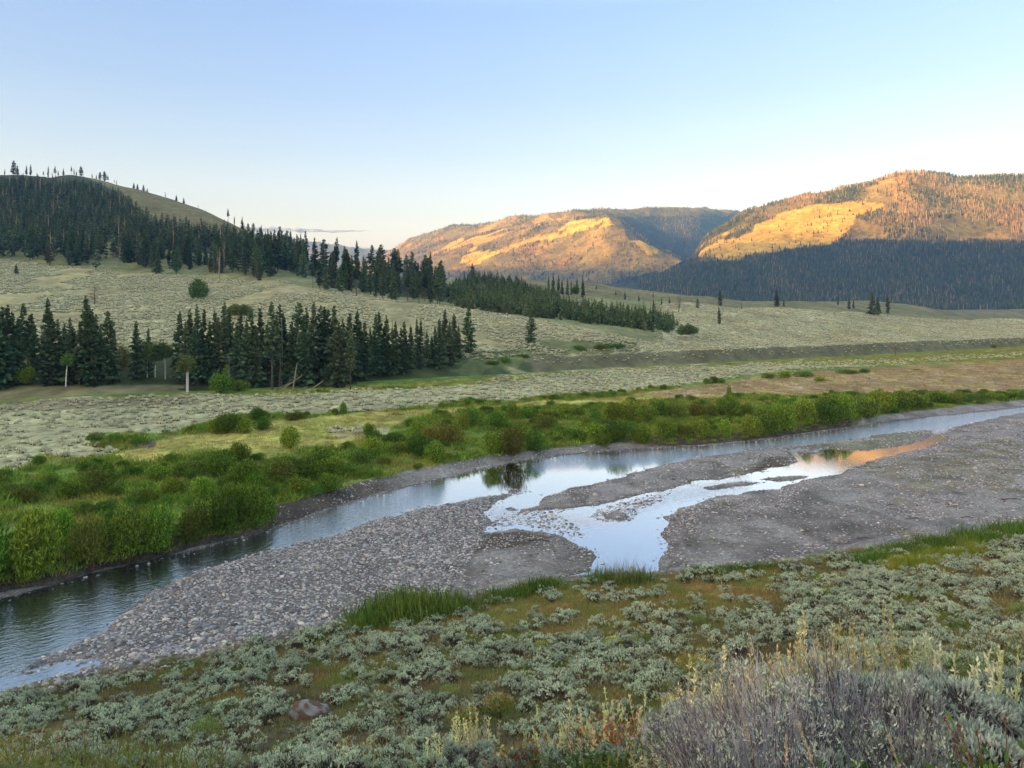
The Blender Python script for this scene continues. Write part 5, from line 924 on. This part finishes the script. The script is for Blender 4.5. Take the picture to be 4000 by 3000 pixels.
# ------------------------------------------------------------------ plants close to the viewer
def base_at(px_, Y_): x = (px_-1106)/F*Y_; return np.array([x, Y_, float(surf(x, Y_))])
def top_h(row_, Y_, b): return HC-Y_*(row_-HZ)/F-b[2]
near_sage = [sage_shape(600+i, 1300, 9, .03, True, (.58, .65, .52), (.12, .10, .09)).build('sagebrush_kind', M['sage'], link=False) for i in range(2)]
NS = [(2150, 3.7, 1478, 1.30, 'pale silver sagebrush in the lower right corner, nearest of all'), (2230, 3.9, 1450, 1.2, 'silver sagebrush cut off by the right edge beside the nearest one'), (2095, 4.7, 1440, 1.2, 'grey sagebrush behind the nearest one, under the seed spikes'), (2190, 5.4, 1405, 1.2, 'sagebrush with yellow spikes at the right edge, above the corner bush'), (2020, 5.6, 1415, 1.15, 'sagebrush between the twiggy dead shrub and the right edge'), (1960, 4.6, 1452, 1.1, 'silvery bush topping the right side of the twiggy shrub'), (1885, 6.2, 1395, 1.2, 'sagebrush just behind the twiggy shrub, carrying pale spikes'), (1790, 6.4, 1402, 1.2, 'sagebrush behind the middle of the twiggy shrub'), (1700, 6.6, 1420, 1.2, 'sagebrush behind the flank of the twiggy shrub'), (1610, 6.9, 1450, 1.1, 'sagebrush beyond the yellow flowers near the twiggy shrub'), (1530, 6.6, 1500, 1.0, 'sagebrush at the near side of the yellow flowering bush'), (1450, 7.2, 1515, 1.1, 'blue-green sagebrush above the rusty dock'), (1370, 6.8, 1560, 1.0, 'grey-green sagebrush beside the rusty dock'), (1480, 5.6, 1580, .95, 'low sagebrush under the thistle heads'), (1240, 7.3, 1590, 1.0, 'soft grey sagebrush behind the white flower heads'), (1120, 7.6, 1592, 1.0, 'soft grey sagebrush at the bottom edge near the middle'), (1000, 8.3, 1590, 1.0, 'soft grey sagebrush with yellow spikes at the bottom edge'), (1560, 4.3, 1590, .9, 'small sage growing out of the twiggy shrub base'), (1780, 3.3, 1600, .8, 'leafy sage shoots inside the twiggy shrub'), (1950, 3.6, 1560, .9, 'leafy sage shoots at the flank of the twiggy shrub')]
for px_, Y_, tr_, wd, lb in NS:
    b = base_at(px_, Y_); h_ = max(top_h(tr_, Y_, b), .3); s_ = h_/.56; put1('sagebrush', tuple(b), lb, 'sagebrush', None, rng.uniform(0, 6.3), (min(s_, 1.3)*wd*.8, min(s_, 1.3)*wd*.8, s_), near_sage[int(px_) % 2])
def twig_shape(seed, n=330, W=.6, H=1.0):
    r = np.random.default_rng(seed); mb = MB(); lf = MB(); P_ = []
    for i in range(n):
        a = r.uniform(0, 6.3); q = r.uniform(0, 1)**.5; b = np.array([math.cos(a)*q*.22*W, math.sin(a)*q*.22*W, 0]); e = np.array([math.cos(a)*q*W, math.sin(a)*q*W, H*(1-.25*q*q+.16*math.sin(a*3+seed))*r.uniform(.45, 1.05)])
        m1 = b*.4+e*.6+r.normal(size=3)*.03; m1[2] = e[2]*.45; col = np.array([(.30, .27, .285), (.13, .11, .11), (.43, .41, .42)][r.integers(0, 3)])*r.uniform(.8, 1.2)
        m2 = m1*.4+e*.6+r.normal(size=3)*.02
        mb.tube([b, m1, m2, e+r.normal(size=3)*.02], [.0065, .0045, .003, .0012], col, 3)
        for k in range(4):
            t = r.uniform(.3, .9); p = m1*(1-t)+e*t; d = unit(e-m1+r.normal(size=3)*.16); mb.tube([p, p+d*r.uniform(.06, .16)], [.0026, .0009], col*1.1, 3)
            if r.uniform() < .3: P_.append(p+d*.1)
    P_ = np.array(P_); P_ = np.repeat(P_, 5, 0); lf.blades(P_+r.normal(size=P_.shape)*.014, unit(r.normal(size=P_.shape)*.5+[0, 0, 1]), .034, .011, jit((.55, .60, .46), len(P_), .15, r), seed=seed)
    return mb.build('twigs_kind', M['wood'], link=False), lf.build('leaves_kind', M['sage'], link=False)
tw = [twig_shape(620), twig_shape(621, 380)]
for i, (px_, Y_, tr_, wd, lb) in enumerate([(1600, 4.4, 1505, .82, 'bare purplish-grey twig shrub nearest the bottom middle, left part of the thicket'), (1725, 4.0, 1452, .95, 'tallest bare twiggy dead shrub in the near foreground'), (1850, 4.1, 1448, .95, 'bare twiggy shrub right of the tallest, dark stems low down'), (1940, 3.7, 1500, .75, 'small tangled twig shrub beside the nearest silver sagebrush'), (1520, 5.2, 1520, .75, 'thin outlying twig shrub at the edge of the dead thicket'), (1660, 3.3, 1560, .7, 'low twig shrub in front of the tallest dead one')]):
    b = base_at(px_, Y_); h_ = top_h(tr_, Y_, b); put('dead_shrub', tuple(b), lb, 'dead shrub', None, i*1.3, (wd, wd, h_), [('twigs', tw[i % 2][0]), ('leaves', tw[i % 2][1])])
def spike_shape(seed, n=7, H=.55, spread=.12, c=(.86, .76, .40)):
    r = np.random.default_rng(seed); mb = MB()
    for i in range(n):
        b = np.array([*(r.normal(size=2)*spread), 0]); e = b+[r.normal()*.05, r.normal()*.05, H*r.uniform(.6, 1.1)]; mb.tube([b, (b+e)/2+[.01, 0, 0], e], [.0045, .004, .002], np.array(c)*.8, 3)
        k = 34; t = r.uniform(.42, 1, k)[:, None]; p = b*(1-t)+e*t; d = unit(r.normal(size=(k, 3))*.55+[0, 0, 1]); mb.blades(p, d, .042, .016, jit(c, k, .15, r), seed=seed+i)
    return mb
spk = [spike_shape(640, 12, .62, .14).build('spikes_kind', M['grass'], link=False), spike_shape(641, 5, .5, .08, (.72, .72, .46)).build('spikes_kind', M['grass'], link=False), spike_shape(642, 9, .34, .2, (.72, .68, .36)).build('spikes_kind', M['grass'], link=False)]
SPK = [(p_, 6.0+.6*((p_*7) % 10)/10, 1498-(p_-1500)*.27+((p_*13) % 23)-14, (p_//7) % 2) for p_ in range(1508, 1890, 15)]+[(1784, 6.2, 1398, 0), (1832, 6.1, 1349, 0), (1856, 6.2, 1355, 0), (1812, 6.3, 1385, 0), (1745, 6.4, 1408, 0), (1700, 6.5, 1425, 0), (1672, 6.4, 1432, 0), (1640, 6.7, 1440, 0), (1995, 5.6, 1372, 1), (2015, 5.6, 1378, 1), (2040, 5.4, 1395, 1), (1985, 5.7, 1385, 1), (2150, 5.2, 1408, 1), (2200, 5.0, 1412, 0), (2120, 4.9, 1425, 1), (1560, 6.6, 1480, 2), (1600, 6.4, 1455, 0), (1500, 7.0, 1490, 2), (1420, 7.2, 1520, 2), (1340, 7.2, 1560, 2), (1260, 7.6, 1570, 2), (1290, 7.5, 1560, 0), (1180, 8.0, 1575, 2), (1100, 8.4, 1560, 2), (1040, 8.6, 1550, 0), (1020, 8.8, 1540, 0), (980, 9.0, 1580, 2), (900, 9.5, 1600, 2), (820, 10, 1590, 2), (720, 11, 1600, 2), (640, 11.5, 1610, 2), (560, 12, 1610, 2), (760, 10.5, 1570, 2), (1390, 6.2, 1570, 0), (1460, 5.4, 1590, 0), (955, 9.2, 1595, 0), (1150, 9.5, 1540, 2), (1240, 9.5, 1500, 2), (1330, 10, 1470, 2), (1220, 8.6, 1530, 2), (1400, 9, 1480, 2)]
labs = name_rank(SPK, lambda i: SPK[i][0], lambda i, w_, r_: '%s seed spikes above the near sagebrush, %s' % (['straw-yellow', 'pale green-grey', 'short buff'][SPK[i][3]], w_ if w_.endswith('most') else w_+' from the left'))
for i, (px_, Y_, tr_, kd) in enumerate(SPK):
    b = base_at(px_, Y_); h_ = max(top_h(tr_, Y_, b), .35); b[2] += max(0, h_-.6); put1('seed_spikes', tuple(b), labs[i], 'seed spikes', 'sagebrush seed spikes', rng.uniform(0, 6.3), (.9, .9, min(h_, .6)/.55), spk[kd])
# yellow and green rabbitbrush
def rabbit(seed, fl):
    r = np.random.default_rng(seed); mb = MB(); n = 1100; k = r.uniform(0, 1, n); a = r.uniform(0, 6.3, n); q = r.uniform(0, 1, n)**.5*.42
    p = np.column_stack([np.cos(a)*q, np.sin(a)*q, (.16+.34*k)*(1-q*q*1.3)]); mb.blades(p, unit(np.column_stack([p[:, :2]*.9, np.ones(n)])+r.normal(size=(n, 3))*.3), .075, .014, jit((.24, .34, .09), n, .15, r), seed=seed)
    for i in range(30): b = p[r.integers(0, n)]; mb.tube([[0, 0, 0], b*[.5, .5, .5], b], [.01, .007, .004], (.16, .15, .11), 3)
    if fl:
        n = 420; a = r.uniform(0, 6.3, n); q = r.uniform(0, 1, n)**.5*.4; f = r.uniform(size=n) < .5; p = np.column_stack([np.cos(a)*q, np.sin(a)*q, .52*(1-q*q*1.3)+r.uniform(-.03, .05, n)])[f]
        mb.blades(p, unit(r.normal(size=p.shape)*.8+[0, 0, .8]), .035, .028, jit((.80, .60, .04), len(p), .1, r), seed=seed+1)
    return mb.build('rabbitbrush_kind', M['leaf'], link=False)
rb = [rabbit(660, True), rabbit(661, False)]
RB = [(1003, 1590, 1.0, 0, 'yellow-flowered rabbitbrush low in the middle, beside straw spikes'), (1078, 1552, .95, 0, 'yellow-flowered rabbitbrush a little above the spikes near the middle'), (1171, 1412, .8, 0, 'small yellow-topped rabbitbrush in the middle of the near slope'), (1328, 1408, .9, 0, 'rabbitbrush with scattered yellow flowers beside the bright green one'), (1501, 1478, 1.15, 0, 'largest yellow-flowered rabbitbrush, left of the twiggy shrub'), (1660, 1492, .7, 0, 'orange-yellow flowers showing over the twiggy shrub'), (2096, 1470, .5, 0, 'single bright yellow bloom stalk near the right edge'), (1385, 1400, .95, 1, 'bright green rabbitbrush without flowers, in the middle of the slope'), (1506, 1352, .8, 1, 'lime green bush high on the near slope'), (1621, 1334, .85, 1, 'lime green bush, upper right of the lime one'), (440, 1592, .9, 1, 'fresh green bush among the lower-left sagebrush'), (972, 1508, .7, 1, 'small vivid green herb between grey bushes'), (930, 1512, .5, 1, 'tiny vivid green herb left of the small one'), (2200, 1330, .8, 1, 'green bush at the right edge of the near slope'), (1460, 1555, .7, 0, 'sparse yellow blooms low beside the dead thicket')]
for px_, r_, s_, kd, lb in RB:
    q = pix(px_, r_)[0] if px_ != 2096 else base_at(2096, 5.0); s2 = s_*(1 if kd else 1.0)*(.8 if q[1] < 9 else 1.0); put1('rabbitbrush', tuple(q), lb, 'bush', None, px_*.1, s2*.78, rb[kd])
# rusty dock, white and purple flowers, green herbs
def head_plant(seed, n, H, spread, headc, hs, stemc=(.15, .2, .06), leafc=(.12, .2, .05), leaves=60):
    r = np.random.default_rng(seed); st = MB(); hd = MB()
    for i in range(n):
        b = np.array([*(r.normal(size=2)*spread*.5), 0]); e = np.array([*(r.normal(size=2)*spread), H*r.uniform(.6, 1.1)]); st.tube([b, (b+e)/2, e], [.005, .004, .003], stemc, 3)
        k = 14; d = unit(r.normal(size=(k, 3))*.7+[0, 0, .8]); hd.blades(np.tile(e, (k, 1))-d*hs*.1, d, hs, hs*.5, jit(headc, k, .12, r), seed=seed+i)
    p = np.column_stack([r.normal(size=(leaves, 2))*spread, r.uniform(0, H*.75, leaves)]); st.blades(p, unit(r.normal(size=(leaves, 3))+[0, 0, .6]), .07, .022, jit(leafc, leaves, .2, r), .1, seed)
    return hd.build('heads_kind', M['leaf'], link=False), st.build('stems_kind', M['leaf'], link=False)
fw = dict(dock2=head_plant(684, 22, .42, .16, (.30, .13, .07), .014, (.30, .15, .07), (.12, .2, .05), 60), white=head_plant(680, 13, .42, .16, (.74, .68, .62), .028), purple=head_plant(681, 4, .45, .12, (.42, .22, .60), .03), dock=head_plant(682, 40, .42, .22, (.52, .27, .11), .03, (.36, .20, .09), (.40, .20, .08), 120), herb=head_plant(683, 10, .3, .2, (.16, .26, .05), .05, (.10, .16, .04), (.10, .20, .04), 340))
FL = [('white', 1195, 6.9, 1590, 'cluster of white flower heads at the bottom edge, leftmost'), ('white', 1262, 6.7, 1580, 'densest cluster of white and pink flower heads at the bottom edge'), ('white', 1425, 6.0, 1565, 'scattered white flower heads near the rusty dock'), ('white', 1510, 5.4, 1575, 'few white flower heads at the edge of the dead thicket'), ('white', 1545, 4.8, 1625, 'lowest white flower heads near the bottom edge'), ('white', 1230, 6.5, 1625, 'white flower heads half hidden at the very bottom'),
      ('purple', 1358, 6.3, 1608, 'pair of purple blossoms at the bottom edge'), ('purple', 1438, 6.2, 1590, 'single purple blossom below the white heads'), ('purple', 1560, 5.2, 1615, 'small purple blossom beside the dead thicket'),
      ('dock', 1350, 7.4, 1560, 'rusty orange dock patch, its brightest part'), ('dock', 1295, 7.6, 1568, 'rusty orange dock, left part of the patch'), ('dock', 1385, 7.2, 1575, 'rusty dock fading to yellow at its right side'), ('dock', 1130, 7.4, 1610, 'small rusty dock at the bottom edge near the middle'), ('dock', 760, 10.6, 1600, 'tawny dock among grey bushes at the bottom edge'), ('dock2', 2180, 3.0, 1575, 'dried brown flower clusters above the green herb in the corner'),
      ('herb', 2165, 2.9, 1590, 'fresh green herb filling the lower right corner'), ('herb', 2110, 2.8, 1620, 'low green herb left of the corner herb'), ('herb', 2210, 2.7, 1570, 'green herb cut by the right edge in the corner'), ('herb', 1330, 6.3, 1635, 'bright green herb under the purple blossoms'), ('herb', 1390, 6.1, 1640, 'bright green herb right of the purple blossoms'), ('herb', 1290, 6.4, 1640, 'bright green herb left of the purple blossoms'), ('herb', 1490, 5.0, 1600, 'slender green herb beside the twig thicket'), ('herb', 2060, 3.0, 1640, 'tuft of green leaves at the bottom right')]
for kd, px_, Y_, tr_, lb in FL:
    b = base_at(px_, Y_); h_ = max(top_h(tr_, Y_, b), .25); put('wildflower' if kd in ('white', 'purple') else 'dock_plant' if kd.startswith('dock') else 'green_herb', tuple(b), lb, 'wildflower' if kd in ('white', 'purple') else 'herb', None, px_*.3, (.9, .9, h_/.45), [('flower_heads' if kd != 'herb' else 'leaf_tips', fw[kd][0]), ('stems', fw[kd][1])])
def seed_grass(p0, p1, Y_, lb, col=(.56, .47, .30)):
    a_ = np.array([(p0[0]-1106)/F*Y_, Y_, HC-Y_*(p0[1]-HZ)/F]); b_ = np.array([(p1[0]-1106)/F*Y_, Y_, HC-Y_*(p1[1]-HZ)/F]); b_ = base_at(p1[0]+(p1[0]-p0[0])*.9, Y_) if True else b_
    e = thing('grass_stalk', tuple(b_), lb, 'grass stalk'); v = a_-b_; ts = np.linspace(0, 1, 9)[:, None]; pts = v*ts+np.array([0, 0, .12])*np.linalg.norm(v)*ts*(1-ts)*1.2
    mb = MB(); mb.tube(pts, np.linspace(.0025, .0012, 9), col, 4); mb.build('stem', M['grass'], e); hd = MB(); r = np.random.default_rng(int(p0[0])); k = 60; t = r.uniform(.80, 1, k)[:, None]; d = unit(v)
    hd.blades(v*t+np.array([0, 0, .12])*np.linalg.norm(v)*t*(1-t)*1.2, unit(d+r.normal(size=(k, 3))*.35), .016, .005, jit(col, k, .12, r), seed=3); hd.build('seed_head', M['grass'], e)
seed_grass((1601, 1544), (1656, 1654), 3.0, 'long pale grass stalk arching across the dead thicket, leftmost stalk')
seed_grass((1726, 1566), (1800, 1625), 2.6, 'pale seeding grass stalk leaning in front of the dead thicket')
seed_grass((1919, 1589), (1990, 1630), 2.5, 'pale seeding grass stalk near the foot of the silver sagebrush')
seed_grass((1699, 1590), (1694, 1640), 2.7, 'straw-coloured upright grass blade at the bottom edge')
q = base_at(2050, 2.3); q2 = put1('grass_tuft', tuple(q), 'yellow-tipped grass blades poking up at the bottom right edge', 'grass tuft', None, 0, (.6, .6, .6), grass_shape(690, 40, .45, .12, .014, (.25, .30, .06), (.55, .48, .15)).build('tuft_kind', M['grass'], link=False))

# cloud: a thin grey streak low in the sky
def cloud_mat():
    m, t, n, l = new_mat('cloud_vapour'); d = n.new('ShaderNodeBsdfDiffuse'); d.inputs[0].default_value = (.36, .34, .42, 1); tr = n.new('ShaderNodeBsdfTransparent'); mx = n.new('ShaderNodeMixShader')
    tl = n.new('ShaderNodeBsdfTranslucent'); tl.inputs[0].default_value = (.36, .34, .42, 1); m2 = n.new('ShaderNodeMixShader'); m2.inputs[0].default_value = .5; l.new(d.outputs[0], m2.inputs[1]); l.new(tl.outputs[0], m2.inputs[2])
    lw = n.new('ShaderNodeLayerWeight'); lw.inputs[0].default_value = .35; g = n.new('ShaderNodeNewGeometry'); nz = n.new('ShaderNodeTexNoise'); nz.inputs['Scale'].default_value = .004; nz.inputs['Detail'].default_value = 5; l.new(g.outputs['Position'], nz.inputs['Vector'])
    mr = n.new('ShaderNodeMapRange'); mr.inputs[1].default_value = .35; mr.inputs[2].default_value = .65; mr.inputs[3].default_value = .4; mr.inputs[4].default_value = 1.0; l.new(nz.outputs[0], mr.inputs[0])
    iv = n.new('ShaderNodeMath'); iv.operation = 'SUBTRACT'; iv.inputs[0].default_value = 1; l.new(lw.outputs['Facing'], iv.inputs[1]); mu = n.new('ShaderNodeMath'); mu.operation = 'MULTIPLY'; l.new(iv.outputs[0], mu.inputs[0]); l.new(mr.outputs[0], mu.inputs[1])
    l.new(mu.outputs[0], mx.inputs[0]); l.new(tr.outputs[0], mx.inputs[1]); l.new(m2.outputs[0], mx.inputs[2]); o = n.new('ShaderNodeOutputMaterial'); l.new(mx.outputs[0], o.inputs[0]); return m
mb = MB(); Yc = 16000.0
for (x0, x1, r_, hh) in [(480, 620, 494, 5), (560, 700, 497, 5), (500, 600, 499, 4), (640, 780, 500, 2.2), (700, 800, 499, 1.4)]:
    n_ = 40; tt = np.linspace(0, 1, n_); cx = ((x0+(x1-x0)*tt)-1106)/F*Yc; cz = HC-Yc*(r_-HZ)/F+fbm(tt*4+x0, tt*0, 3, 5)*50; rr = hh/F*Yc*np.sin(tt*math.pi)**.7*(.7+.6*fbm(tt*7+x0, tt*0+3, 3, 8))
    a_ = np.arange(12)*math.pi/6; V = np.stack([np.repeat(cx[:, None], 12, 1), Yc+np.cos(a_)[None]*rr[:, None]*6, cz[:, None]+np.sin(a_)[None]*rr[:, None]], -1).reshape(-1, 3)
    mb.add(V, [[i*12+j, i*12+(j+1) % 12, (i+1)*12+(j+1) % 12, (i+1)*12+j] for i in range(n_-1) for j in range(12)], (.6, .6, .6))
tag(mb.build('cloud', cloud_mat(), smooth_=True), 'thin mauve-grey streak of cloud low over the valley gap', 'cloud')

# ------------------------------------------------------------------ cloud and air
def haze_box():
    m, t, n, l = new_mat('air'); v = n.new('ShaderNodeVolumePrincipled'); v.inputs['Density'].default_value = HAZE; v.inputs['Color'].default_value = (.18, .46, 1, 1)
    v.inputs['Anisotropy'].default_value = .1; o = n.new('ShaderNodeOutputMaterial'); l.new(v.outputs[0], o.inputs['Volume'])
    x0, x1, y0, y1, z0, z1 = -9500, 9500, -7000, 11000, -20, 960
    V = [(x, y, z) for z in (z0, z1) for y in (y0, y1) for x in (x0, x1)]
    o = mesh_obj('haze', V, [[[0, 2, 3, 1], [4, 5, 7, 6], [0, 1, 5, 4], [2, 6, 7, 3], [0, 4, 6, 2], [1, 3, 7, 5]]], m); o['kind'] = 'stuff'
haze_box()
